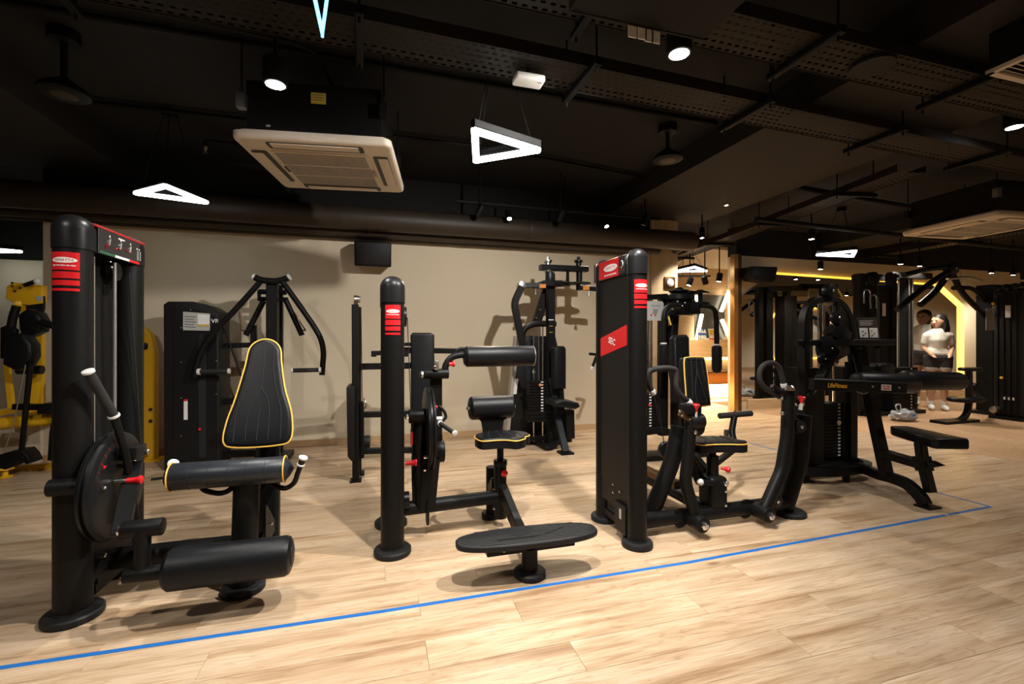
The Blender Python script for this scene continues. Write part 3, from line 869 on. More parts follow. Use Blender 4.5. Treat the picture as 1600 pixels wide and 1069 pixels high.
MB().rtube([V((.35, 2.86, .50)), V((.35, 2.86, .60))], .05, .014, up=(0, 1, 0)).done('counterweight_hanger', 'black', Bm)
# crank handle
MB().tube(curve([(.345, 2.80, .79), (.372, 2.79, .765), (.385, 2.78, .725), (.36, 2.77, .70), (.345, 2.74, .695)], 5), .009, seg=10).done('crank', 'black', Bm)
MB().cyl((.345, 2.74, .695), (.41, 2.60, .66), .013, seg=16).done('grip', 'grip', Bm)
u = V((.065, -.14, -.035)).normalized()
MB().cyl(V((.345, 2.74, .695))-u*.006, V((.345, 2.74, .695))+u*.006, .018, .002, 14).done('grip_collar', 'silver_plastic', Bm)
MB().cyl(V((.41, 2.60, .66))-u*.004, V((.41, 2.60, .66))+u*.010, .0175, .003, 14).done('grip_end', 'silver_plastic', Bm)
MB().lathe((BX+.075, 2.74, .47), (1, 2.74, .47), [(0, .012), (.03, .013), (.05, .017), (.058, .022), (.066, .022)], 14).done('pull_knob', 'red', Bm)
MB().b2((.176, 2.76, .57), (.186, 2.82, .64)).done('red_label', 'red', Bm)
# seat post group
SX, SY = .742, 2.83
MB().cyl((SX, SY, .055), (SX, SY, .40), .040, seg=24).done('seat_post', 'black', Bm)
MB().cyl((SX, SY, .39), (SX, SY, .425), .044, .003).done('post_collar', 'satin', Bm)
MB().cyl((SX, SY, .40), (SX, SY, .54), .021).done('seat_stem', 'black', Bm)
MB().lathe((SX+.01, SY-.036, .355), (SX+.012, SY-.1, .35), [(0, .010), (.012, .012), (.018, .020), (.028, .022), (.034, .014), (.036, 0)], 16).done('pull_knob', 'red', Bm)
MB().cyl((.728, 3.0, .02), (.728, 3.0, .335), .040).done('rear_post', 'black', Bm)
MB().lathe((.728, 3.0, 0), (.728, 3.0, 1), [(0, .066), (.005, .070), (.024, .070), (.03, .064), (.032, .042)], 28).done('base_disc', 'rubber', Bm)
MB().slab([(0, 0), (.13, 0), (.13, .06), (.02, .15), (0, .15)], (.705, 2.86, .15), Y_, Z_, -X_, .012).done('gusset_plate', 'black', Bm)
for z in (.12, .19, .24): bolt(Bm, (.70, 2.82, z), -X_, .009)
MB().rtube([V((.745, 2.80, .25)), V((.765, 2.58, .13)), V((.735, 2.22, .11))], .05, .085, .04, up=(0, 0, 1)).done('strut', 'black', Bm)
tre = bez([(-.175, -.03), (-.15, -.115), (-.06, -.115), (.0, -.13), (.05, -.165), (.115, -.12), (.13, -.075), (.175, -.03), (.16, .05), (.10, .09), (.05, .12), (-.05, .12), (-.11, .09), (-.16, .05)], 5)
MB().slab(tre, (SX+.0, 2.79, .535), X_, Y_, Z_, .065, .016, 4).done('seat', 'leather', Bm)
MB().tube([V((SX+a, 2.79+b, .586)) for a, b in tre], .0042, seg=6, closed=True).done('piping', 'piping', Bm)
for s in ([(-.10, -.09), (-.09, 0), (-.06, .10)], [(-.03, -.11), (-.02, 0), (-.01, .11)], [(.04, -.12), (.04, 0), (.03, .11)], [(.10, -.09), (.10, 0), (.07, .09)]):
    MB().tube(curve([V((SX+a, 2.79+b, .601)) for a, b in s], 5), .0028, seg=6).done('seam', 'void', Bm)
MB().slab([(-.06, 0), (.06, 0), (.075, .10), (.11, .13), (-.11, .13), (-.075, .10)], (.712, 2.93, .56), X_, Z_, -Y_, .02).done('roll_bracket', 'black', Bm)
MB().lathe((.56, 2.95, .745), (1, 2.95, .745), [(0, .05), (.006, .068), (.018, .077), (.285, .077), (.297, .068), (.303, .05), (.303, 0)], 30).done('lumbar_roll', 'leather', Bm)
for x, s in ((.56, -1), (.863, 1)): bolt(Bm, (x, 2.95, .745), X_*s, .014)
# foot plate
fo = []
for k in range(40):
    a = 2*math.pi*k/40; ca, sa = math.cos(a), math.sin(a)
    fo.append((.372*math.copysign(abs(ca)**.85, ca), .108*math.copysign(abs(sa)**.72, sa)))
fu = V((1, -.03, 0)).normalized(); fw = V((.03, 1, 0)).normalized()
FC = V((.725, 2.20, .178))
MB().slab(fo, FC, fu, fw, Z_, .032, .010, 3, True).done('foot_plate', 'rubber', Bm)
fl = [(a*.955, b*.86) for a, b in fo]
for k in range(-4, 5):
    w_ = k*.019; hl = .372*.95*(1-abs(w_/.108)**2.4)**.5
    MB().rtube([FC+fu*(-hl)+fw*w_+Z_*.0328, FC+fu*hl+fw*w_+Z_*.0328], .009, .003, bev=.001).done('tread_rib', 'rubber', Bm)
g = MB(); g.text('PANATTA', .05, FC+Z_*.035+fw*.004, fu, fw, wid=.26, shear=.3); g.done('lettering', 'void', Bm)
MB().tube(curve([FC+fu*(-.17)+fw*-.04+Z_*.035, FC+fu*(.05)+fw*-.035+Z_*.035, FC+fu*(.2)+fw*.03+Z_*.035], 6), .003, seg=6).done('swoosh_line', 'void', Bm)
MB().b2((.50, 2.16, .135), (.965, 2.225, .178), .004, 1).done('plate_bar', 'black', Bm)
bolt(Bm, (.585, 2.16, .160), -Y_, .008)
MB().cyl((.728, 2.192, .02), (.728, 2.192, .145), .041, seg=28).done('front_post', 'black', Bm)
MB().lathe((.728, 2.192, 0), (.728, 2.192, 1), [(0, .074), (.006, .081), (.026, .081), (.033, .072), (.035, .043)], 32).done('base_disc', 'rubber', Bm)

# ---------------------------------------------------------------- C: row / lat machine, right of centre
CX, CY0, CY1, CH, CR = 1.433, 2.335, 2.737, 1.725, .0555
C_ = thing('chest_press_machine', 'black tower machine with a slanting red band, curved grip handles and padded seat', 'gym machine', (CX, CY0, 0))
tower(C_, CX, CY0, CY1, CH, CR, -1)
sticker(C_, CX, CY0, CR, 0.0, R(48), CH-.185)
xs = CX-CR*.62-.0085
xh = CX-CR*.86-.001
def side(u, w_, k=0): return V((xh-.001*k, 0, 0))+Y_*u+Z_*w_
hp = MB().slab([(0, -.115), (.0, -.01), (.40, -.01), (.40, -.13)], (xh, CY0+.05, CH-.02), Y_, Z_, -X_, .003).done('header_plate', 'header', C_)
r1 = MB().slab([(.125, -.140), (.125, -.030), (.405, -.030), (.405, -.140)], (xh-.003, CY0, CH-.0), Y_, Z_, -X_, .0015).done('header_plate', 'red', C_)
logo(r1, lambda u, v_, k=0: V((xh-.006-.0006*k, CY0+.22-u, CH-.08+v_)), .17)
MB().tube([V((xh-.005, CY0+.085-.016*math.sin(a), CH-.078+.02*math.cos(a))) for a in [math.pi*1.15*k/10 for k in range(11)]], .0025, seg=6).done('small_emblem', 'figure_grey', hp)
MB().b2((xh-.0055, CY0+.075, CH-.112), (xh-.0045, CY0+.093, CH-.108)).done('print_line', 'red', hp)
rb = MB().slab([(.02, 1.165), (.02, 1.285), (CY1-CY0-.03, 1.20), (CY1-CY0-.03, 1.08)], (xs, CY0+.02, 0), Y_, Z_, -X_, .0015).done('red_band', 'red', C_)
MB().text('SEC', .055, (xs-.003, CY0+.215, 1.185), V((0, -1, -.22)), V((0, -.22, 1)), bold=.001).done('lettering', 'white', rb)
MB().b2((CX-.06, CY0+.03, .05), (CX-.03, CY0+.16, .22), .004, 1).done('foot_box', 'black', C_)
MB().b2((CX-.0605, CY0+.075, .13), (CX-.061, CY0+.10, .19)).done('white_label', 'label_grey', C_)
for y, z in ((CY0+.2, .30), (CY0+.2, .25), (CY0+.12, .28)): bolt(C_, (xs, y, z), -X_, .007)
# floor tube and posts
MB().tube([(CX, 2.46, .085), (2.66, 2.46, .085)], .047, seg=22).done('floor_tube', 'black', C_)
rp = [V((2.655, 2.47, .05)), V((2.78, 2.47, .36)), V((2.815, 2.47, .675))]
MB().tube(rp, .058, .04, 22).done('right_post', 'black', C_)
MB().lathe((2.69, 2.47, 0), (2.69, 2.47, 1), [(0, .10), (.006, .108), (.022, .108), (.03, .098), (.032, .05)], 32).done('base_disc', 'rubber', C_)
lp = [V((1.64, 2.52, .09)), V((1.80, 2.52, .41)), V((1.855, 2.52, .635))]
MB().tube(lp, .052, .08, 22).done('left_post', 'black', C_)
def swing(name, path, piv, r):
    MB().tube(path, r, .045, 18).done(name, 'black', C_)
    MB().cyl(piv-Y_*.045, piv+Y_*.075, .048, .005).done('arm_pivot', 'black', C_)
    MB().slab(bez([(-.055, -.05), (.0, -.055), (.05, 0), (.03, .05), (-.055, .05)], 4), piv+V((-.045, .08, .005)), X_, Z_, Y_, .012).done('pivot_bracket', 'black', C_)
    bolt(C_, piv-Y_*.045, -Y_, .024)
swing('swing_arm', [V((1.87, 2.37, .085)), V((1.80, 2.39, .32)), V((1.835, 2.40, .53)), V((1.855, 2.40, .77))], V((1.86, 2.34, .085)), .037)
swing('swing_arm', [V((2.37, 2.36, .095)), V((2.535, 2.38, .335)), V((2.59, 2.39, .55)), V((2.615, 2.40, .84))], V((2.365, 2.35, .085)), .040)
# left arm head
MB().b2((1.79, 2.36, .74), (1.90, 2.44, .80), .008).done('arm_head', 'black', C_)
MB().cyl((1.83, 2.40, .69), (1.93, 2.40, .69), .05, .01).done('arm_pulley', 'satin', C_)
MB().cyl(AY(1087, 668, 2.40)-Y_*.03, AY(1087, 668, 2.40)+Y_*.03, .048, .006).done('arm_pulley', 'satin', C_)
bolt(C_, AY(1086, 675, 2.37), -Y_, .014)
MB().rtube([AY(1062, 645, 2.40), AY(1086, 660, 2.38)], .03, .035).done('adjust_plate', 'bronze', C_)
for q in ((1062, 642), (1066, 649), (1078, 655)): bolt(C_, AY(*q, 2.375), -Y_, .007)
def loop_handle(pts, Y0, caps):
    p = curve([AY(a, b, Y0) for a, b in pts], 6)
    MB().tube(p, .0165, seg=14).done('handle_grip', 'grip', C_)
    for e in caps:
        q = AY(*e[:2], Y0); d = (AY(*e[2:4], Y0)-q).normalized()
        MB().cyl(q-d*.012, q+d*.018, .0195, .003, 16).done('grip_collar', 'silver_plastic', C_)
loop_handle([(1078, 629), (1062, 615), (1057, 603), (1057, 588), (1055, 578), (1042, 575), (1023, 577), (1014, 582), (1012, 592), (1016, 606), (1020, 614)], 2.41, [(1077, 629, 1070, 622), (1020, 614, 1017, 605)])
def pull(q, d, r=1.0):
    q, d = V(q), V(d).normalized()
    MB().cyl(q-d*.045, q, .013, seg=14).done('pin_sleeve', 'silver_plastic', C_)
    MB().lathe(q, q+d, [(0, .012), (.02, .014), (.032, .022), (.042, .023), (.046, .018)], 18).done('pull_knob', 'red', C_)
pull(AY(1087, 643, 2.37), (0, -.1, 1))
# right arm head
hb0, hb1 = AY(1206, 603, 2.40), AY(1254, 634, 2.38)
MB().rtube([hb0, hb1], .028, .022).done('adjust_plate', 'black', C_)
MB().cyl(AY(1232, 612, 2.40)+Z_*.02, AY(1232, 612, 2.40)-Z_*.06, .042, .006).done('arm_head', 'black', C_)
MB().cyl(AY(1250, 632, 2.385)-Z_*.01, AY(1250, 632, 2.385)+Z_*.015, .026, .006).done('arm_cap', 'chrome', C_)
bolt(C_, AY(1222, 646, 2.36), -Y_, .012)
bolt(C_, AY(1234, 614, 2.36)+Z_*.02, Z_, .028)
loop_handle([(1222, 622), (1204, 612), (1193, 604), (1187, 592), (1188, 578), (1196, 569), (1207, 567), (1217, 574), (1222, 590), (1225, 602)], 2.42, [(1221, 622, 1212, 617), (1225, 603, 1222, 590)])
pull(AY(1252, 630, 2.37), (.1, -.05, 1))
q = AY(1246, 666, 2.40)
MB().cyl(q-Y_*.03, q+Y_*.035, .042, .005).done('arm_pulley', 'satin', C_)
MB().b2(q+V((-.06, -.02, -.045)), q+V((0, .03, .05)), .004).done('pulley_bracket', 'black', C_)
bolt(C_, q-Y_*.03, -Y_, .012)
MB().tube([AY(1234, 690, 2.42), AY(1216, 770, 2.42)], .003, seg=6).done('cable', 'steel', C_)
q = AY(1211, 782, 2.40); MB().cyl(q-Y_*.02, q+Y_*.03, .045, .004).done('arm_pulley', 'satin', C_); bolt(C_, q-Y_*.02, -Y_, .012)
# seat post, seat, backrest
MB().b2((2.02, 2.42, .10), (2.155, 2.56, .315), .03, 3).done('post_block', 'black', C_)
for z in (.275, .225, .135): bolt(C_, (2.125, 2.42, z), -Y_, .018 if z > .27 else .010)
MB().cyl((2.02, 2.42, .285), (1.94, 2.42, .30), .018).done('adjust_arm', 'black', C_)
MB().ball((1.935, 2.42, .30), .022).done('adjust_end', 'silver_plastic', C_)
MB().cyl((2.085, 2.49, .31), (2.085, 2.49, .44), .037).done('seat_post', 'black', C_)
MB().cyl((2.085, 2.49, .43), (2.085, 2.49, .50), .022).done('seat_stem', 'black', C_)
q = V((2.12, 2.455, .365)); d = V((.6, -.6, -.1)).normalized()
MB().lathe(q, q+d, [(0, .009), (.02, .010), (.035, .018), (.05, .020), (.056, .012), (.058, 0)], 16).done('pull_knob', 'red', C_)
so = bez([(-.115, -.12), (-.03, -.13), (.06, -.15), (.16, -.185), (.225, -.14), (.205, -.08), (.215, -.02), (.20, .04), (.10, .06), (0, .09), (-.10, .09), (-.14, 0)], 5)
MB().slab(so, (2.07, 2.56, .475), X_, Y_, Z_, .065, .016, 4).done('seat', 'leather', C_)
MB().tube([V((2.07+a, 2.56+b, .527)) for a, b in so], .0042, seg=6, closed=True).done('piping', 'piping', C_)
for s in ([(-.07, -.10), (0, -.03), (.02, .07)], [(.02, -.12), (.08, -.04), (.10, .04)], [(.11, -.14), (.14, -.06), (.16, .03)]):
    MB().tube(curve([V((2.07+a, 2.56+b, .541)) for a, b in s], 5), .0028, seg=6).done('seam', 'void', C_)
bN2 = V((.12, -1, .10)).normalized(); bU2 = V((1, .12, 0)).normalized(); bW2 = bN2.cross(bU2)*-1
if bW2.z < 0: bW2 = -bW2
backrest(C_, (2.165, 2.80, .715), bU2, bW2, bN2, [(-.105, .02), (-.08, 0), (.09, 0), (.115, .02), (.112, .12), (.105, .25), (.09, .335), (.06, .35), (-.07, .35), (-.098, .335), (-.105, .25), (-.105, .12)], .075,
    [[(-.05, .34), (-.05, .25), (-.06, .05)], [(.0, .345), (0, .26), (.03, .15), (.075, .03)], [(.05, .34), (.055, .25), (.08, .15)], [(0, .26), (-.03, .12), (-.02, .03)]])
MB().rtube([V((2.14, 2.62, .30)), V((2.13, 2.86, .45)), V((2.15, 2.88, .90))], .05, .05, .08, up=(1, 0, 0)).done('backrest_post', 'black', C_)
# rear frame behind the seat
MB().tube([(2.04, 2.50, .10), (1.97, 3.42, .14)], .045, seg=18).done('rear_tube', 'black', C_)
MB().rtube([V((1.92, 2.62, .22)), V((1.86, 3.30, .24))], .07, .05).done('rear_rail', 'bronze', C_)
MB().b2((1.90, 3.36, 0), (2.04, 3.48, .16), .01).done('rear_foot', 'black', C_)
MB().tube([(1.90, 2.50, .46), (2.03, 2.54, .26)], .033, seg=16).done('brace', 'black', C_)
q = AY(1041, 703, 2.75); MB().cyl(q-Y_*.02, q+Y_*.02, .058, .004).done('pulley', 'satin', C_); bolt(C_, q+V((.01, -.02, 0)), -Y_, .012)
MB().tube([q+V((-.02, 0, .05)), q+V((-.06, 0, .32))], .003, seg=6).done('cable', 'void', C_)
# foot bar lever on the right of the seat
tb = AY(1148, 648, 3.05)
MB().cyl(AY(1124, 650, 3.05), AY(1174, 646, 3.05), .0235, .003, 18).done('lever_grip', 'grip', C_)
MB().rtube([tb, AY(1143, 675, 3.02), AY(1150, 700, 2.96)], .04, .04, .04, up=(0, 1, 0)).done('lever_post', 'black', C_)
MB().rtube([AY(1150, 700, 2.96), V((2.14, 2.62, .30))], .04, .04).done('lever_link', 'black', C_)
bolt(C_, tb+Z_*.02, Z_, .010)
MB().b2(AY(1132, 690, 3.02), AY(1142, 672, 3.0)+Y_*.03, .003).done('lever_bracket', 'steel', C_)
# ================================================================== MACHINES ALONG THE BACK WALL
def poly(root, name, m, pts, Y0, th, rnd=0.0, smooth=0):
    """upright plate: picture outline at depth Y0 -> slab of thickness th towards the wall"""
    P = [AY(a, b, Y0) for a, b in pts]
    o = [(p.x, p.z) for p in P]
    if smooth: o = bez(o, smooth)
    ar = sum(o[i-1][0]*o[i][1]-o[i][0]*o[i-1][1] for i in range(len(o)))
    if ar < 0: o = o[::-1]
    return MB().slab(o, (0, Y0+th, 0), X_, Z_, -Y_, th, rnd, 3, bool(rnd)).done(name, m, root)
def ytube(root, name, m, pts, Y0, r, fil=.08, seg=14):
    return MB().tube([AY(*p[:2], p[2] if len(p) > 2 else Y0) for p in pts], r, fil, seg).done(name, m, root)
def yrect(root, name, m, pts, Y0, w_, h_, fil=.05, up=(0, 1, 0)):
    return MB().rtube([AY(*p[:2], p[2] if len(p) > 2 else Y0) for p in pts], w_, h_, fil, up=up).done(name, m, root)
def stack(root, x0, x1, y0, y1, z0, z1, n, m='black', holes=None):
    h = (z1-z0)/n
    p = MB().b2((x0, y0, z0+h*.06), (x1, y1, z0+h*.94), .002, 1).done('weight_plate', m, root)
    for k in range(1, n):
        o = p.copy(); COL.objects.link(o); o.location = (0, 0, h*k)
    if holes is not None:
        c = MB().b2((holes-.013, y0-.003, z0+h*.28), (holes+.013, y0+.002, z0+h*.72)).done('number_tag', 'label_white', root)
        for k in range(1, n):
            o = c.copy(); COL.objects.link(o); o.location = (0, 0, h*k)
    return h

# ---------------------------------------------------------------- H: chest press with VR shroud behind the leg extension
H = thing('shoulder_press_machine', 'black press machine with tall weight shroud and arching arms against the wall', 'gym machine', (-1.45, 4.95, 0))
poly(H, 'weight_shroud', 'panel', [(256, 745), (255, 476), (262, 471), (300, 471), (325, 478), (341, 488), (344, 745)], 4.85, .34, .012)
poly(H, 'shroud_inset', 'satin', [(271, 738), (270, 485), (300, 482), (325, 489), (338, 496), (338, 738)], 4.842, .01)
poly(H, 'shroud_slot', 'void', [(311, 715), (309, 540), (312, 522), (318, 522), (322, 540), (322, 715)], 4.838, .006)
pl = poly(H, 'instruction_label', 'label_grey', [(286, 516), (286, 487), (328, 490), (328, 517)], 4.836, .005)
for k in range(5):
    poly(pl, 'print_line', 'label_text', [(288, 495+k*4), (288, 494+k*4), (306-(k % 2)*3, 495+k*4), (306-(k % 2)*3, 496+k*4)], 4.834, .002)
poly(pl, 'print_picture', 'label_white', [(309, 507), (309, 491), (327, 492), (327, 507)], 4.834, .002)
poly(pl, 'print_picture', 'label_yellow', [(309, 510), (309, 507), (327, 507), (327, 510)], 4.833, .002)
MB().text('VR', .052, AY(336, 502, 4.835), X_, Z_, bold=.001).done('lettering', 'label_white', H)
wl = poly(H, 'warning_label', 'label_white', [(287, 656), (287, 624), (293, 624), (293, 656)], 4.836, .004)
poly(wl, 'label_head', 'red', [(287, 627), (287, 624), (293, 624), (293, 627)], 4.834, .002)
MB().ball(AY(312, 671, 4.83), .014, seg=10).done('selector_pin', 'red', H)
for a in ((283, 512), (283, 566), (283, 622), (338, 564), (338, 616), (283, 681), (298, 484)):
    bolt(H, AY(*a, 4.842), -Y_, .006, 'steel')
yrect(H, 'cross_beam', 'black', [(330, 541), (428, 538)], 5.05, .07, .05, up=(0, 0, 1))
yrect(H, 'cross_beam', 'black', [(330, 628), (428, 624)], 5.05, .08, .06, up=(0, 0, 1))
yrect(H, 'floor_beam', 'black', [(300, 712), (428, 706)], 5.0, .08, .06, up=(0, 0, 1))
yrect(H, 'mast', 'black', [(426, 712), (426, 437)], 4.88, .095, .12)
yrect(H, 'rear_mast', 'black', [(437, 706), (437, 446)], 5.12, .06, .07)
MB().b2((-1.18, 4.5, 0), (-.86, 5.2, .05), .01).done('base_foot', 'black', H)
ytube(H, 'top_bar', 'black', [(397, 433), (408, 438), (428, 440), (440, 438), (451, 434)], 4.80, .030)
for a, b in (((398, 434), (394, 432)), ((450, 434), (454, 432))):
    MB().cyl(AY(*a, 4.80), AY(*b, 4.80), .033, .004, 16).done('bar_end', 'silver_plastic', H)
ytube(H, 'press_arm', 'black', [(406, 441), (370, 482), (340, 512), (318, 540), (308, 565), (304, 590)], 4.77, .026, .12)
ytube(H, 'press_arm', 'black', [(441, 440), (470, 480), (492, 512), (502, 530), (506, 550), (503, 586)], 4.77, .026, .12)
for (a, b), (c, d) in (((311, 581), (357, 580)), ((500, 578), (457, 579))):
    p, q = AY(a, b, 4.76), AY(c, d, 4.74); u = (q-p).normalized()
    MB().cyl(p, q, .021, seg=16).done('grip', 'grip', H)
    MB().cyl(p-u*.012, p+u*.012, .030, .003, 16).done('grip_collar', 'silver_plastic', H)
    MB().cyl(q-u*.004, q+u*.012, .025, .003, 16).done('grip_end', 'silver_plastic', H)
ytube(H, 'inner_bar', 'black', [(404, 456), (448, 457)], 5.02, .025)
ytube(H, 'inner_bar', 'black', [(404, 467), (450, 468)], 5.02, .022)
yrect(H, 'inner_bar', 'black', [(405, 454), (405, 470)], 5.02, .03, .03)
ytube(H, 'inner_arm', 'black', [(412, 470), (384, 524)], 4.98, .026)
ytube(H, 'inner_arm', 'black', [(447, 470), (472, 524)], 4.98, .026)
ytube(H, 'link_rod', 'bronze', [(374, 487), (376, 503), (378, 517), (386, 516)], 4.93, .007, .02, 8)
ytube(H, 'link_rod', 'bronze', [(461, 488), (470, 505), (478, 517), (473, 516)], 4.93, .007, .02, 8)
ytube(H, 'brace_rod', 'black', [(349, 508), (377, 588)], 5.0, .010, 0, 8)
poly(H, 'side_bracket', 'black', [(391, 540), (391, 510), (400, 508), (401, 540)], 5.0, .04)
MB().b2((-1.25, 4.55, .42), (-.85, 4.92, .50), .03, 3).done('seat', 'leather', H)
MB().b2((-1.10, 4.68, .05), (-1.0, 4.78, .42)).done('seat_post', 'black', H)

# ---------------------------------------------------------------- D: multi station behind the abdominal machine
D = thing('upright_pad_machine', 'black pulley machine with tall narrow back pad between abdominal tower and wall', 'gym machine', (.1, 4.2, 0))
yrect(D, 'upright', 'black', [(556, 752), (555, 476)], 4.06, .055, .06)
yrect(D, 'upright', 'black', [(562, 738), (561, 480)], 4.25, .03, .06)
p = AY(556, 753, 4.06); MB().b2((p.x-.045, 4.01, 0), (p.x+.045, 4.12, .014)).done('foot_plate', 'black', D)
p = AY(562, 738, 4.25); MB().b2((p.x-.04, 4.2, 0), (p.x+.04, 4.32, .02)).done('foot_plate', 'black', D)
yrect(D, 'pulley_bracket', 'bronze', [(556, 480), (556, 462)], 4.08, .03, .05)
q = AY(558, 468, 4.08); MB().cyl(q-X_*.025, q+X_*.025, .028, .003).done('pulley', 'steel', D)
poly(D, 'weight_shroud', 'panel', [(541, 606), (548, 603), (554, 606), (554, 718), (549, 721), (543, 714)], 4.0, .30, .008)
yrect(D, 'weight_frame', 'black', [(566, 714), (565, 628)], 4.15, .035, .10)
ytube(D, 'cable', 'bronze', [(564, 480), (566, 628)], 4.15, .004, 0, 6)
MB().tube(curve([AY(568, 622, 4.1), AY(571, 628, 4.08), AY(572, 636, 4.08), AY(569, 638, 4.1)], 5), .006, seg=8).done('hook', 'steel', D)
for yy, h in ((573, .055), (648, .05), (705, .05)):
    yrect(D, 'cross_beam', 'black', [(560, yy), (655, yy-2)], 4.22, .05, h, up=(0, 0, 1))
yrect(D, 'arm_beam', 'black', [(628, 547), (730, 549)], 4.35, .05, .05, up=(0, 0, 1))
yrect(D, 'stop_block', 'black', [(580, 553), (588, 553)], 4.1, .05, .05, up=(0, 0, 1))
yrect(D, 'arm_beam', 'black', [(588, 552), (650, 548)], 4.2, .05, .04, up=(0, 0, 1))
yrect(D, 'bench_plate', 'satin', [(628, 538), (644, 538)], 4.3, .2, .03, up=(0, 0, 1))
q = AY(634, 554, 4.1); MB().cyl(q-Z_*.02, q+Z_*.02, .02).done('knob', 'satin', D)
poly(D, 'back_pad', 'leather', [(643, 692), (642, 524), (645, 520), (675, 520), (679, 524), (680, 692)], 4.12, .09, .02)
yrect(D, 'pad_post', 'black', [(663, 738), (662, 540)], 4.27, .07, .07)
p = AY(668, 736, 4.27); MB().b2((p.x-.07, 4.2, 0), (p.x+.07, 4.36, .02)).done('foot_plate', 'black', D)
yrect(D, 'foot', 'black', [(669, 737), (669, 690)], 4.22, .03, .04)
for a, b in ((573, 690), (648, 672)):
    q = AY(a, b, 4.3); MB().cyl(q-X_*.03, q+X_*.03, .055 if a < 600 else .03, .005).done('wheel', 'rubber', D)
    bolt(D, q-X_*.03, -X_, .012)

# ---------------------------------------------------------------- F: pec fly by the wall, centre
F = thing('pec_fly_machine', 'black pec fly machine with angled side arms by the wall behind the chest roller', 'gym machine', (1.8, 4.75, 0))
poly(F, 'weight_shroud', 'panel', [(795, 690), (812, 525), (868, 525), (876, 560), (884, 690)], 4.95, .12, .01)
poly(F, 'shroud_edge', 'ac_grille', [(795, 690), (790, 690), (806, 525), (812, 525)], 4.93, .10)
poly(F, 'shroud_arch', 'leather_blue', [(824, 660), (820, 560), (824, 535), (834, 527), (844, 535), (847, 560), (848, 660)], 4.92, .03, 0)
ytube(F, 'top_hoop', 'black', [(815, 540), (817, 515), (832, 506), (868, 506)], 4.80, .035, .15)
for a in (834, 848):
    ytube(F, 'guide_rod', 'chrome', [(a, 508), (a, 690)], 4.82, .010, 0, 10)
ytube(F, 'cable', 'steel', [(842, 508), (842, 600)], 4.80, .004, 0, 6)
yrect(F, 'mast', 'black', [(861, 693), (860, 428)], 4.74, .085, .08)
ma = AY(861, 500, 4.699)
MB().b2(ma+V((-.03, 0, -.004)), ma+V((.03, .002, .006))).done('print_line', 'label_white', F)
for k in (-.07, -.14): MB().b2(ma+V((-.02, 0, k)), ma+V((.02, .002, k+.006))).done('print_line', 'label_yellow', F)
yrect(F, 'diagonal_brace', 'black', [(858, 440), (838, 505)], 4.85, .10, .06)
for a in ((846, 455), (844, 484), (838, 497)): bolt(F, AY(*a, 4.80), -Y_, .010)
stack(F, AY(827, 0, 4.68).x, AY(862, 0, 4.68).x, 4.68, 4.78, AY(840, 659, 4.68).z, AY(840, 595, 4.68).z, 14, 'black', AY(847, 0, 4.68).x)
MB().ball(AY(844, 602, 4.66), .018, seg=10).done('selector_pin', 'counter_orange', F)
stack(F, AY(825, 0, 4.67).x, AY(864, 0, 4.67).x, 4.665, 4.79, AY(840, 660, 4.67).z, AY(840, 643, 4.67).z, 3)
# top plate, pulleys and arms
poly(F, 'top_plate', 'black', [(835, 443), (850, 438), (878, 438), (888, 443), (878, 447), (845, 447)], 4.62, .26, .004)
MB().cyl(AY(872, 444, 4.72)-Z_*.02, AY(872, 444, 4.72)+Z_*.02, .13, .006).done('cam_disc', 'black', F)
yrect(F, 'top_beam', 'black', [(844, 418), (917, 421)], 4.72, .10, .06, up=(0, 0, 1))
for a, h in ((856, 14), (904, 14)):
    q = AY(a, 418, 4.72)
    MB().lathe(q-Z_*.05, q+Z_*.2, [(0, .045), (.02, .05), (.03, .03), (.10, .03), (.11, .048), (.13, .048), (.14, .02), (.17, .018)], 14).done('bearing', 'steel' if a < 880 else 'satin', F)
q = AY(859, 432, 4.72); MB().cyl(q-Z_*.05, q+Z_*.05, .05, .004).done('bearing_sleeve', 'leather_blue', F)
yrect(F, 'drop_bar', 'black', [(887, 421), (887, 442)], 4.74, .03, .03)
q = AY(905, 440, 4.72); MB().cyl(q+Z_*.14, q-Z_*.10, .035, .004).done('arm_spindle', 'black', F)
for a in (880, 905): 
    q = AY(a, 443, 4.68); MB().cyl(q-Z_*.006, q+Z_*.006, .13, .003).done('cam_disc', 'black', F)
yrect(F, 'fly_arm', 'leather_blue', [(845, 446), (816, 446)], 4.55, .06, .05, up=(0, 0, 1))
q = AY(815, 446, 4.52); MB().cyl(q-Y_*.04, q+Y_*.05, .042, .005).done('arm_joint', 'steel', F)
yrect(F, 'fly_arm', 'black', [(815, 448), (803, 474), (817, 542)], 4.5, .07, .05, .06)
yrect(F, 'fly_arm', 'black', [(905, 449), (935, 452)], 4.55, .06, .05, up=(0, 0, 1))
for a, b in ((848, 447), (916, 450)):
    poly(F, 'red_label', 'counter_orange', [(a-5, b+3), (a-5, b-3), (a+5, b-3), (a+5, b+3)], 4.515 if a < 900 else 4.518, .004)
for a in ((837, 456), (920, 458)):
    q = AY(*a, 4.55); MB().lathe(q+Z_*.03, q-Z_*.05, [(0, .008), (.03, .008), (.035, .016), (.06, .016)], 10).done('pin', 'chrome', F)
yrect(F, 'fly_arm', 'black', [(817, 542), (832, 575)], 4.5, .04, .04)
bolt(F, AY(834, 581, 4.47), -Y_, .016)
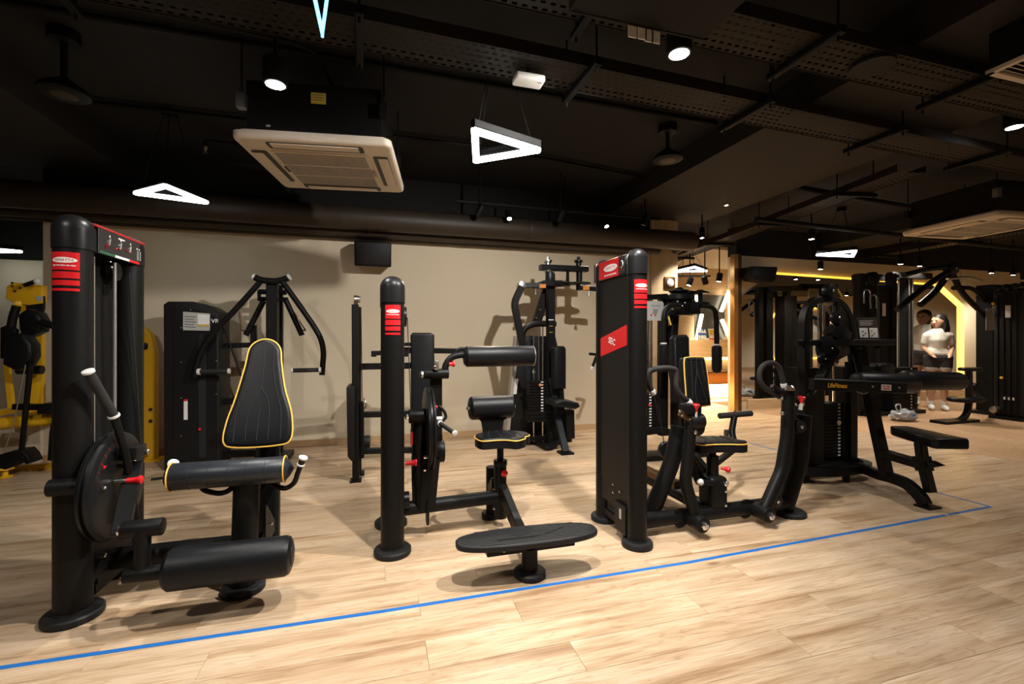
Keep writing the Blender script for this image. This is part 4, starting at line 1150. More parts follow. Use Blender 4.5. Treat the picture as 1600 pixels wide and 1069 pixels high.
# right arm pad, seat
poly(F, 'arm_pad', 'leather', [(867, 608), (866, 545), (869, 541), (882, 541), (885, 545), (885, 608)], 4.50, .12, .02)
yrect(F, 'pad_post', 'black', [(878, 640), (876, 600)], 4.56, .05, .05)
poly(F, 'leaning_plate', 'leather_blue', [(858, 592), (868, 592), (880, 655), (868, 657)], 4.62, .03)
poly(F, 'seat', 'leather', [(868, 636), (868, 628), (880, 625), (905, 630), (907, 636), (900, 640)], 4.32, .30, .02)
yrect(F, 'seat_post', 'black', [(889, 684), (888, 640)], 4.5, .09, .12)
yrect(F, 'front_leg', 'leather_blue', [(872, 655, 4.55), (877, 678, 4.5), (884, 706, 4.42)], 4.5, .07, .05, .05)
poly(F, 'base_bar', 'black', [(795, 686), (880, 679), (880, 686), (795, 693)], 4.8, .06)
yrect(F, 'base_leg', 'black', [(838, 690, 4.9), (856, 700, 4.6), (872, 690, 4.7)], 4.6, .08, .04, .02, up=(0, 0, 1))
p = AY(884, 707, 4.42); MB().b2((p.x-.07, 4.36, 0), (p.x+.07, 4.50, .02)).done('foot_plate', 'black', F)
MB().b2((1.3, 4.9, 0), (2.15, 5.1, .06), .005).done('base_foot', 'black', F)
wl = poly(F, 'warning_label', 'label_white', [(802, 616), (805, 592), (810, 592), (807, 616)], 4.925, .004)
p0, p1 = AY(921, 553, 4.5), AY(932, 553, 4.5)
ytube(F, 'handle', 'black', [(921, 553), (933, 554), (925, 576)], 4.5, .016, .02, 10)
MB().cyl(AY(926, 573, 4.5), AY(923, 579, 4.5), .02, .002, 12).done('grip_end', 'silver_plastic', F)

# ---------------------------------------------------------------- G: second fly machine, grey label, beside the reception opening
Gm = thing('rear_delt_machine', 'black fly machine with hanging padded arms and grey label behind the chest press', 'gym machine', (2.8, 4.0, 0))
yrect(Gm, 'weight_frame', 'black', [(1035, 680), (1036, 468)], 4.05, .085, .08)
for a in (1013, 1018): ytube(Gm, 'guide_rod', 'chrome', [(a, 668), (a, 468)], 4.0, .012, 0, 10)
gl = poly(Gm, 'instruction_label', 'label_grey', [(1009, 501), (1009, 469), (1035, 471), (1037, 474), (1037, 499), (1033, 501)], 3.94, .01)
MB().text('NAUTILUS', .022, AY(1024, 478, 3.938), X_, Z_, wid=.10, shear=.2).done('lettering', 'label_text', gl)
for k in range(3):
    q = AY(1024, 484+k*2.6, 3.936); MB().b2(q+V((-.03+.006*(k % 2), 0, -.003)), q+V((.03-.004*k, .003, .003))).done('print_line', 'label_text', gl)
for a in (1017.5, 1023.5): MB().cyl(AY(a, 492.5, 3.938), AY(a, 492.5, 3.938)-Y_*.003, .009, seg=12).done('warning_mark', 'red', gl)
stack(Gm, AY(1010, 0, 3.95).x, AY(1030, 0, 3.95).x, 3.95, 4.06, AY(1020, 672, 3.95).z, AY(1020, 614, 3.95).z, 13, 'black', AY(1016, 0, 3.95).x)
MB().ball(AY(1015, 633, 3.93), .014, seg=10).done('selector_pin', 'red', Gm)
ytube(Gm, 'cable', 'void', [(1011, 560), (1030, 660)], 3.9, .004, 0, 6)
yrect(Gm, 'base_beam', 'black', [(1008, 674), (1030, 671), (1060, 680)], 3.95, .07, .07, .03, up=(0, 0, 1))
yrect(Gm, 'top_beam', 'black', [(1008, 465), (1044, 463), (1066, 462)], 3.95, .08, .05, .05, up=(0, 0, 1))
q = AY(1061, 462, 3.92)
MB().lathe(q-Z_*.05, q+Z_*.3, [(0, .12), (.01, .15), (.05, .15), (.06, .14), (.07, .07), (.09, .10), (.10, .10), (.11, .05), (.13, .03)], 24).done('arm_bearing', 'satin', Gm)
MB().b2(q+V((-.10, -.08, -.20)), q+V((.12, .10, -.05)), .012).done('bearing_block', 'black', Gm)
MB().b2(q+V((.05, -.12, -.19)), q+V((.16, .02, -.08)), .008).done('bearing_block', 'black', Gm)
for a in ((1059, 471), (1066, 478), (1070, 473), (1051, 483)): bolt(Gm, AY(*a, 3.80), -Y_, .009)
yrect(Gm, 'mast', 'black', [(1055, 600), (1049, 560), (1054, 485)], 3.98, .075, .07, .10)
yrect(Gm, 'mast', 'black', [(1055, 690), (1055, 598)], 3.98, .075, .07)
p = AY(1055, 690, 3.98); MB().b2((2.55, 3.9, 0), (3.25, 4.12, .05), .005).done('base_foot', 'black', Gm)
MB().b2((2.30, 3.9, 0), (2.55, 4.1, .05), .005).done('base_foot', 'black', Gm)
yrect(Gm, 'cross_bar', 'black', [(1066, 456), (1096, 458)], 3.95, .05, .03, up=(0, 0, 1))
q = AY(1094, 456, 3.95)
MB().lathe(q-Z_*.02, q+Z_*.3, [(0, .085), (.008, .09), (.014, .085), (.03, .04), (.04, .025)], 20).done('arm_bearing', 'satin', Gm)
MB().cyl(q, q-Z_*.13, .022, .003).done('arm_spindle', 'satin', Gm)
MB().lathe(q-Z_*.16, q+Z_*.3, [(0, .05), (.02, .09), (.05, .09), (.06, .04)], 18).done('arm_cam', 'satin', Gm)
# hanging arms with pads
ytube(Gm, 'hanging_arm', 'black', [(1062, 478), (1050, 477), (1040, 482), (1037, 495), (1037, 540)], 3.72, .024, .08)
ytube(Gm, 'hanging_arm', 'black', [(1094, 478), (1108, 479), (1117, 484), (1119, 497), (1120, 540)], 3.72, .024, .08)
for a, b0, b1 in ((1037, 538, 581), (1120, 540, 583)):
    p, q = AY(a, b0, 3.72), AY(a, b1, 3.72)
    MB().lathe(p, q, [(0, .02), (.004, .034), (.012, .046), (.06, .049), ((p-q).length-.04, .047), ((p-q).length-.01, .036), ((p-q).length, .02)], 20).done('arm_roller', 'leather', Gm)
    MB().cyl(p+Z_*.015, p, .03, .003, 14).done('roller_collar', 'silver_plastic', Gm)
poly(Gm, 'back_pad', 'leather', [(1056, 630), (1054, 530), (1058, 524), (1074, 523), (1078, 528), (1080, 630)], 3.75, .10, .02)
ytube(Gm, 'yellow_cord', 'label_yellow', [(1044, 494), (1048, 508)], 3.7, .010, 0, 8)
MB().tube(curve([AY(1049, 485, 3.7), AY(1043, 488, 3.7), AY(1043, 495, 3.7)], 5), .006, seg=8).done('cord', 'void', Gm)

# ---------------------------------------------------------------- I: yellow machine at the left edge
I = thing('plate_loaded_machine', 'yellow framed lever machine with black pads at the left edge', 'gym machine', (-3.0, 5.15, 0))
yrect(I, 'upright', 'yellow', [(233, 716), (233, 548), (226, 524), (212, 516), (190, 514)], 5.32, .13, .10, .10)
yrect(I, 'cross_beam', 'yellow', [(228, 641), (150, 641)], 5.34, .10, .08, up=(0, 0, 1))
poly(I, 'gusset_plate', 'yellow', [(216, 545), (214, 522), (226, 524), (234, 545)], 5.30, .02)
MB().cyl(AY(226, 541, 5.26), AY(226, 541, 5.32), .035, .004).done('knob', 'satin', I)
for b in (640, 658): MB().cyl(AY(235, b, 5.258), AY(235, b, 5.28), .016, .003, 12).done('bolt', 'void', I)
p = AY(233, 716, 5.32); MB().b2((p.x-.12, 5.25, 0), (p.x+.12, 5.39, .02)).done('foot_plate', 'yellow', I)
yrect(I, 'floor_beam', 'yellow', [(228, 706), (205, 716), (160, 722), (90, 728), (0, 736)], 5.25, .08, .07, .05, up=(0, 0, 1))
poly(I, 'top_arm', 'yellow', [(8, 466), (10, 447), (20, 441), (66, 446), (66, 474), (44, 477), (22, 474)], 5.2, .07, .008)
for a in ((19, 440), (19, 445), (31, 448), (23, 453)): MB().cyl(AY(a[0], a[1]+2, 5.19), AY(a[0], a[1]+2, 5.2), .010, seg=8).done('bolt', 'void', I)
poly(I, 'arm_web', 'yellow', [(26, 474), (36, 474), (46, 486), (60, 474), (66, 478), (50, 500), (48, 520), (38, 520), (37, 500)], 5.22, .05, .004)
poly(I, 'mast', 'yellow', [(42, 650), (45, 500), (66, 500), (66, 650)], 5.26, .05, .004)
poly(I, 'slim_post', 'yellow', [(12, 640), (5, 570), (12, 570), (20, 640)], 5.3, .04)
ytube(I, 'lever', 'black', [(38, 446), (57, 439)], 5.12, .018, 0, 10)
MB().ball(AY(58, 439, 5.12), .028, seg=12).done('lever_end', 'white', I)
poly(I, 'round_plate', 'panel', [(42, 482), (44, 464), (54, 457), (66, 456), (66, 488), (50, 490)], 5.21, .03, 0, 4)
poly(I, 'name_label', 'label_grey', [(56, 470), (56, 462), (66, 463), (66, 470)], 5.195, .004)
MB().lathe(AY(28, 475, 5.12), AY(28, 475, 5.0), [(0, .018), (.02, .026), (.04, .026), (.045, .015)], 14).done('knob', 'yellow', I)
for pts, Yp in (([(28, 514), (26, 492), (40, 482), (58, 488), (66, 502), (62, 518), (46, 526), (32, 524)], 5.02), ([(2, 570), (4, 530), (16, 520), (36, 522), (48, 538), (49, 558), (40, 574), (22, 580)], 4.9)):
    poly(I, 'thigh_pad', 'leather', pts, Yp, .14, .03)
poly(I, 'arm_plate', 'black', [(0, 560), (0, 512), (10, 508), (24, 515), (20, 540), (10, 562)], 4.95, .05, .006)
ytube(I, 'pad_arm', 'black', [(16, 520), (20, 496), (26, 478)], 5.0, .03, .03)
ytube(I, 'pad_bar', 'black', [(64, 503), (92, 512)], 5.0, .03, 0)
ytube(I, 'foam_bar', 'leather', [(28, 578), (66, 578)], 5.15, .04, 0)
MB().tube([AY(48, 567, 4.9), AY(33, 712, 5.0)], .020, seg=10).done('strut', 'black', I)
ytube(I, 'strut', 'black', [(42, 567), (54, 566)], 4.9, .012, 0, 8)
ytube(I, 'cable', 'steel', [(40, 570), (22, 660), (6, 708)], 4.85, .004, .1, 6)
ytube(I, 'seat_beam', 'yellow', [(-20, 664), (30, 659), (92, 654)], 5.1, .055, .05, 16)
yrect(I, 'seat_frame', 'black', [(24, 635), (60, 636)], 5.0, .08, .05, up=(0, 0, 1))
poly(I, 'seat', 'leather', [(57, 648), (56, 634), (64, 631), (92, 631), (92, 648)], 4.95, .30, .02)
poly(I, 'seat_post', 'black', [(74, 720), (77, 676), (82, 650), (92, 650), (92, 720)], 5.0, .1)
poly(I, 'back_pad', 'leather', [(85, 618), (84, 600), (88, 590), (94, 590), (94, 620)], 5.15, .10, .02)
poly(I, 'foot_rest', 'black', [(-8, 732), (-6, 712), (20, 705), (34, 704), (42, 712), (48, 724), (40, 726), (30, 716), (18, 730), (0, 738)], 4.95, .16, .008)
poly(I, 'low_plate', 'yellow', [(-5, 645), (0, 640), (26, 640), (24, 646), (0, 650)], 5.05, .1, .004)
MB().lathe(AY(8, 746, 5.0)*1, AY(8, 700, 5.0), [(0, .05), (.01, .05), (.015, .02), (.07, .02), (.07, .06), (.09, .05)], 16).done('levelling_foot', 'yellow', I)
struct(MB().b2((-3.52, 5.50, 0), (-3.16, 5.72, .42)).done('trim_2', 'wall_paint'))
# ================================================================== E: pad machine with arched frame, right
E = thing('seated_leg_machine', 'black arched frame machine with two thick leg pads and narrow bench seat at right', 'gym machine', (3.75, 2.85, 0))
EY = 3.0
xl, xr = AY(1256, 600, EY).x, AY(1347, 560, EY).x
def er(name, pts, w_, h_, fil=.05, up=(0, 1, 0), m='black'):
    return MB().rtube([V(p) for p in pts], w_, h_, fil, up=up).done(name, m, E)
er('arch_frame', [(xl, EY, .02), (xl, EY, 1.40), (xl+.09, EY, 1.535), (xl+.33, EY, 1.545), (xl+.47, EY, 1.45), (xl+.53, EY, 1.20), (xl+.585, EY, .86)], .055, .075, .10)
er('arch_frame', [(xl+.33, EY+.03, 1.535), (xl+.50, EY+.22, 1.52), (xl+.66, EY+.22, 1.40), (xl+.74, EY+.20, 1.12)], .05, .06, .10)
MB().b2((xl-.05, EY-.05, 0), (xl+.06, EY+.05, .014)).done('foot_plate', 'black', E)
# weight stack and shroud
x0, x1 = AY(1284, 0, 3.05).x, AY(1319, 0, 3.05).x
zb, zt = AY(1300, 715, 3.05).z, AY(1300, 630, 3.05).z
stack(E, x0, x1, 3.05, 3.17, zb, zt, 16, 'black', AY(1311, 0, 3.05).x)
MB().ball(AY(1309, 660, 3.03), .012, seg=10).done('selector_pin', 'red', E)
MB().cyl(AY(1309, 660, 3.03)-Y_*.01, AY(1309, 660, 3.03)-Y_*.015, .02).done('selector_disc', 'white', E)
MB().b2((xl+.03, EY+.02, .13), (x0-.01, EY+.22, .95)).done('side_shroud', 'panel', E)
MB().b2((x1+.03, EY+.08, .13), (x1+.20, EY+.22, .95)).done('side_shroud', 'panel', E)
for a in (1287, 1303):
    MB().cyl((AY(a, 0, 3.1).x, 3.1, zt), (AY(a, 0, 3.1).x, 3.1, 1.5), .010, seg=10).done('guide_rod', 'chrome', E)
MB().b2((x1+.005, EY-.01, .10), (x1+.06, EY+.05, 1.0)).done('stack_post', 'black', E)
# base ring and main foot
ring = [V((xl+.30+.36*math.copysign(abs(math.cos(a))**.7, math.cos(a)), EY+.02+.16*math.copysign(abs(math.sin(a))**.8, math.sin(a)), .105)) for a in [2*math.pi*k/36 for k in range(36)]]
MB().sweep(ring, [(-.03, -.03), (.03, -.03), (.03, .03), (-.03, .03)], up=(0, 0, 1), closed=True).done('base_ring', 'black', E)
MB().b2((xl+.05, EY-.02, .08), (xl+.55, EY+.14, .115)).done('base_plate', 'black', E)
MB().cyl((xl+.34, EY-.10, 0), (xl+.34, EY-.10, .10), .028).done('rubber_foot', 'rubber', E)
f = [(3.92, 2.92, .115), (3.84, 2.70, .115), (3.79, 2.55, .13), (3.765, 2.43, .12), (3.755, 2.34, .06), (3.752, 2.31, .014)]
MB().rtube(curve(f, 6), .075, .06, up=(1, 0, 0)).done('front_foot', 'black', E)
MB().b2((3.69, 2.245, 0), (3.82, 2.345, .012)).done('foot_plate', 'black', E)
er('front_post', [(3.805, 2.60, .12), (3.825, 2.77, .84), (3.84, 2.86, 1.16)], .06, .09, 0, up=(1, 0, 0))
er('seat_arm', [(3.81, 2.64, .30), (3.83, 2.36, .275)], .055, .10, 0, up=(1, 0, 0))
# seat and its sliding post
er('seat_post', [(3.85, 2.40, .43), (3.835, 2.375, .30), (3.825, 2.32, .09)], .05, .075, .03, up=(1, 0, 0))
er('post_sleeve', [(3.84, 2.385, .335), (3.832, 2.36, .235)], .07, .10, 0, up=(1, 0, 0))
MB().slab([(0, 0), (.09, .01), (.14, .035), (.09, .055), (0, .06)], (3.80, 2.41, .255), V((.3, -1, 0)), Z_, X_, .07).done('seat_latch', 'satin', E)
sa, sb = V((4.03, 2.67, .0)), V((3.865, 2.215, .0)); su = (sb-sa).normalized(); sw = V((-su.y, su.x, 0))
so2 = [(0, -.06), (.05, -.085), (.47, -.125), (.50, -.10), (.50, .10), (.47, .125), (.05, .085), (0, .06)]
sn = V((su.x*-.02, su.y*-.02, 1)).normalized()
MB().slab(so2, V((4.03, 2.67, .425)), su, sw, Z_, .075, .018, 3, True).done('seat', 'leather', E)
# arm bar with lettering
aL, aR = AY(1268, 600, 2.60), AY(1412, 606, 2.52)
u = (aR-aL).normalized()
er('lever_bar', [aL, aR], .05, .085, 0, up=(0, 0, 1))
q = aL+u*.19+V((0, -.028, 0)); up2 = u.cross(V((0, -1, 0)).cross(u)).normalized()
MB().text('LifeFitness', .045, q-Z_*.004, u, V((0, 0, 1)), shear=.25, wid=.17, bold=.001).done('lettering', 'orange_text', E)
q = aL+u*.62+V((0, -.031, -.002))
lb = MB().slab([(-.045, -.022), (.045, -.022), (.045, .022), (-.045, .022)], q, u, Z_, V((0, -1, 0)), .002).done('warning_label', 'label_white', E)
for a, b, c in ((-.034, -.008, .008), (0, .034, .008), (-.034, .03, -.009)):
    MB().slab([(a, -.004), (b, -.004), (b, .004), (a, .004)], q+V((0, -.002, c)), u, Z_, V((0, -1, 0)), .001).done('print_line', 'red', lb)
for k in (.50, .74): bolt(E, aL+u*k+V((0, -.027, .0)), -Y_, .008, 'steel')
# leg pads
p, q = AY(1336, 599, 2.62), AY(1428, 602, 2.60); d = (q-p).normalized(); L_ = (q-p).length
MB().lathe(p+Y_*.0+Z_*.01, q+Z_*.01, [(0, .03), (.01, .062), (.03, .076), (L_-.03, .077), (L_-.010, .068), (L_-.004, .052), (L_-.004, 0)], 28).done('leg_pad', 'leather', E)
p, q = AY(1412, 594, 2.92), AY(1500, 596, 2.92); L_ = (q-p).length
MB().lathe(p, q, [(0, .03), (.01, .072), (.03, .086), (L_-.04, .086), (L_-.012, .078), (L_-.004, .060), (L_-.004, 0)], 28).done('leg_pad', 'leather', E)
bolt(E, q, X_, .016)
MB().cyl(AY(1395, 600, 2.74), AY(1420, 595, 2.92), .03).done('pad_axle', 'black', E)
MB().b2(AY(1374, 592, 2.9), AY(1401, 568, 2.9)+Y_*.12, .03, 3).done('knee_pad', 'leather', E)
er('knee_pad_post', [AY(1388, 590, 2.96), V((3.84, 2.86, .95))], .05, .05, 0)
# cams, pulleys, blocks above the stack
def disc(a, b, Y0, r, th=.03, m='satin'):
    q = AY(a, b, Y0); MB().cyl(q-Y_*th, q+Y_*th, r, .005).done('pulley', m, E); bolt(E, q-Y_*th, -Y_, .012)
disc(1296, 455, 2.97, .058, .03)
disc(1307, 497, 2.95, .056, .02)
disc(1294, 545, 2.97, .11, .03)
disc(1286, 561, 2.93, .045, .02)
er('pulley_hanger', [AY(1307, 468, 2.98), AY(1307, 497, 2.98)], .04, .04, 0)
poly(E, 'cam_block', 'satin', [(1298, 520), (1306, 508), (1316, 506), (1332, 520), (1330, 535), (1302, 532)], 2.94, .08, .008)
poly(E, 'cam_lobe', 'satin', [(1290, 555), (1296, 535), (1326, 536), (1332, 552), (1310, 563)], 2.98, .05, .006)
er('diagonal_arm', [AY(1281, 592, 2.86), AY(1304, 548, 2.92)], .045, .075, 0)
er('cross_rail', [AY(1244, 536, 2.99), AY(1330, 535, 2.99)], .04, .05, 0, up=(0, 0, 1))
ytube(E, 'cable', 'void', [(1298, 505), (1298, 520)], 2.93, .004, 0, 6)
ytube(E, 'cord', 'label_yellow', [(1308, 452), (1316, 464)], 2.96, .008, 0, 8)
# placard and tray
pc = poly(E, 'instruction_placard', 'header', [(1344, 530), (1338, 496), (1369, 496), (1376, 530)], 2.83, .012)
for a in (1342.5, 1358):
    k = poly(pc, 'print_picture', 'label_white', [(a+1.5, 527.5), (a, 512.5), (a+13, 512.5), (a+14.5, 527.5)], 2.826, .003)
for k in range(4): poly(pc, 'print_line', 'figure_grey', [(1343, 502+2.2*k), (1343, 501.2+2.2*k), (1364-3*(k % 2), 501.2+2.2*k), (1364-3*(k % 2), 502+2.2*k)], 2.826, .002)
for a, b in ((1348, 518), (1352, 521), (1349, 524)): MB().cyl(AY(a, b, 2.822), AY(a, b, 2.824), .006, seg=8).done('print_mark', 'label_text', pc)
for a, b in ((1362, 517), (1366, 521), (1363, 524)): MB().cyl(AY(a, b, 2.822), AY(a, b, 2.824), .006, seg=8).done('print_mark', 'orange_text', pc)
er('accessory_tray', [AY(1321, 535, 2.80), AY(1386, 535, 2.80)], .14, .05, 0, up=(0, 0, 1))
for a in (1341, 1373): MB().cyl(AY(a, 546, 2.78), AY(a, 541, 2.78), .028, .006).done('tray_bumper', 'rubber', E)
MB().tube(curve([AY(1278, 604, 2.68), AY(1276, 613, 2.68), AY(1268, 618, 2.70), AY(1262, 617, 2.70)], 5), .012, seg=10).done('cable_guide', 'black', E)
MB().tube(curve([AY(1340, 612, 2.62), AY(1350, 615, 2.62), AY(1360, 610, 2.62)], 5), .006, seg=8).done('hook', 'steel', E)

# ================================================================== far right: lat pulldown, cable towers
Lm = thing('lat_pulldown_machine', 'black lat pulldown machine with long overhead arms and round seat on the carpet', 'gym machine', (8.3, 4.7, .002))
Ly = 4.9
yrect(Lm, 'seat_upright', 'black', [(1514, 632, 4.5), (1514, 578, 4.5)], 4.5, .07, .06)
q = AY(1510, 624, 4.5); MB().slab([(.30*math.cos(a), .17*math.sin(a)) for a in [2*math.pi*k/28 for k in range(28)]], q-Z_*.03, X_, Y_, Z_, .06, .02, 3, True).done('seat', 'leather', Lm)
q = AY(1517, 577, 4.5); MB().slab([(.19*math.cos(a), .12*math.sin(a)) for a in [2*math.pi*k/28 for k in range(28)]], q-Z_*.025, X_, Y_, Z_, .05, .018, 3, True).done('knee_pad', 'leather', Lm)
yrect(Lm, 'seat_leg', 'black', [(1514, 628, 4.5), (1511, 648, 4.5), (1498, 659, 4.5), (1470, 661, 4.55)], 4.5, .06, .07, .10)
yrect(Lm, 'seat_leg', 'black', [(1520, 600, 4.55), (1522, 614, 4.6), (1534, 625, 4.7)], 4.5, .06, .06, .10)
MB().b2((7.6, 4.42, .002), (8.3, 4.62, .04)).done('base_foot', 'black', Lm)
tw = AX(1548, 640, 9.35)
yrect(Lm, 'tower', 'black', [(1545, 645, 4.95), (1545, 446, 4.95)], 4.95, .22, .22)
p = AY(1545, 646, 4.95); MB().b2((p.x-.3, 4.8, .002), (p.x+.14, 5.1, .05)).done('base_foot', 'black', Lm)
ytube(Lm, 'guide_rod', 'chrome', [(1559, 640, 4.9), (1559, 455, 4.9)], 4.9, .014, 0, 8)
hub = AY(1486, 420, 4.7)
MB().cyl(hub-Y_*.06, hub+Y_*.06, .085, .01).done('hub', 'satin', Lm); bolt(Lm, hub-Y_*.06, -Y_, .02)
ytube(Lm, 'overhead_arm', 'black', [(1402, 484), (1440, 452), (1472, 430), (1486, 424)], 4.7, .04, .2)
ytube(Lm, 'overhead_arm', 'black', [(1438, 476), (1460, 458), (1476, 436), (1486, 426)], 4.75, .045, .2)
ytube(Lm, 'overhead_arm', 'black', [(1412, 430), (1450, 420), (1484, 418)], 4.7, .035, .2)
ytube(Lm, 'overhead_arm', 'black', [(1486, 424, 4.7), (1504, 460, 4.8), (1540, 494, 4.95)], 4.9, .04, .2)
ytube(Lm, 'overhead_arm', 'black', [(1490, 450, 4.8), (1520, 450, 4.9), (1545, 474, 4.95)], 4.9, .035, .2)
ytube(Lm, 'pulldown_bar', 'steel', [(1480, 436, 4.5), (1512, 433, 4.5), (1536, 440, 4.5)], 4.5, .018, .1)
poly(Lm, 'instruction_label', 'label_grey', [(1541, 516), (1541, 482), (1558, 482), (1558, 516)], 4.835, .004)
yy = AY(1553, 474, 4.82); MB().ball(yy, .03, seg=12).done('ball_stop', 'yellow', Lm)
MB().tube(curve([yy-Z_*.03, yy+V((.02, 0, -.1)), yy+V((0, 0, -.16)), yy+V((-.02, 0, -.1)), yy-Z_*.03], 4), .008, seg=8).done('carabiner', 'chrome', Lm)
ytube(Lm, 'cable', 'steel', [(1500, 420, 4.6), (1502, 445, 4.6)], 4.6, .006, 0, 6)

K = thing('cable_station', 'tall black cable station with paired weight columns behind the leg pads', 'gym machine', (8.2, 5.5, .002))
for a, w_ in ((1342, .10), (1358, .16), (1392, .10)):
    yrect(K, 'upright', 'black', [(a, 652), (a, 428)], 5.35, w_, .12)
yrect(K, 'weight_column', 'panel', [(1373, 655), (1373, 448)], 5.45, .30, .25)
q = AY(1362, 436, 5.3); MB().cyl(q-Y_*.05, q+Y_*.05, .11, .01).done('pulley', 'satin', K)
yrect(K, 'top_beam', 'black', [(1335, 434), (1400, 434)], 5.5, .10, .10, up=(0, 0, 1))
yrect(K, 'top_beam', 'black', [(1390, 430), (1452, 432)], 5.5, .10, .10, up=(0, 0, 1))
for a in (1404, 1421, 1426): ytube(K, 'guide_rod', 'steel', [(a, 652), (a, 436)], 5.5, .012, 0, 8)
yrect(K, 'upright', 'black', [(1414, 652), (1414, 430)], 5.6, .12, .14)
poly(K, 'warning_label', 'label_white', [(1379, 494), (1379, 474), (1384, 474), (1384, 494)], 5.31, .004)
p = AY(1373, 655, 5.4); MB().b2((p.x-.5, 5.2, .002), (p.x+.75, 5.7, .06)).done('base_foot', 'black', K)
stack(K, AY(1396, 0, 5.2).x, AY(1434, 0, 5.2).x, 5.2, 5.4, .08, .75, 14, 'black', AY(1424, 0, 5.2).x)
for a, b in ((1355, 462), (1365, 470)): 
    q = AY(a, b, 5.2); MB().tube(curve([q+V((-.06, 0, -.12)), q+V((-.06, 0, .05)), q+V((0, 0, .09)), q+V((.06, 0, .05)), q+V((.06, 0, -.12))], 4), .012, seg=8).done('handle', 'steel', K)

Nn = thing('weight_tower', 'broad black weight tower cut by the right edge of the picture', 'gym machine', (9.2, 4.45, .002))
MB().b2((8.95, 4.30, .05), (9.50, 4.60, 1.93), .02, 3).done('tower_body', 'panel', Nn)
for k in range(4): MB().b2((8.935, 4.335+.07*k, .10), (8.955, 4.355+.07*k, 1.86), .004, 1).done('tower_rib', 'satin', Nn)
for k in range(3): MB().lathe((8.93, 4.36+.10*k, 1.97), (9.2, 4.36+.10*k, 1.97), [(0, .03), (.01, .05), (.19, .05), (.2, .03)], 18).done('top_pulley', 'satin', Nn)
MB().tube([(8.98, 4.33, 2.06), (9.5, 4.33, 2.06)], .022, seg=10).done('top_bar', 'steel', Nn)
MB().b2((9.1, 4.31, 1.93), (9.16, 4.36, 2.06)).done('bar_post', 'black', Nn)
wl = MB().b2((8.931, 4.40, 1.52), (8.936, 4.46, 1.70)).done('warning_label', 'label_white', Nn)
MB().ball((8.925, 4.50, .62), .022, seg=10).done('knob', 'yellow', Nn)
for k in range(3): MB().b2((8.930, 4.36+.05*k, .30), (8.938, 4.38+.05*k, .34)).done('slot_tag', 'label_white', Nn)
MB().b2((8.90, 4.26, .002), (9.55, 4.64, .05)).done('base_foot', 'black', Nn)
MB().cyl((8.85, 4.56, .14), (8.95, 4.56, .14), .05, .005).done('low_pulley', 'steel', Nn)

# crumpled clear bag on the carpet
rr = random.Random(4)
bq = AZ(1412, 657, .002)
g = MB(); bmesh.ops.create_icosphere(g.bm, subdivisions=3, radius=1.0)
for v_ in g.bm.verts:
    k = .85+.3*rr.random(); v_.co = V((v_.co.x*.20*k, v_.co.y*.14*k, max(0, (v_.co.z*.8+.62))*.115*k))+bq
bag = thing('plastic_bag', 'crumpled shiny plastic bag on the floor behind the bench seat', 'bag', bq)
g.done('bag_body', 'glass_bag', bag, 20)
MB().tube(curve([bq+V((-.12, 0, .13)), bq+V((-.16, 0, .22)), bq+V((-.08, 0, .24)), bq+V((-.05, 0, .15))], 4), .010, seg=6).done('bag_handle', 'glass_bag', bag)
MB().ball(bq+V((.03, -.11, .10)), .045, (1.2, .3, .6), 10).done('blue_print', 'bottle_blue', bag)

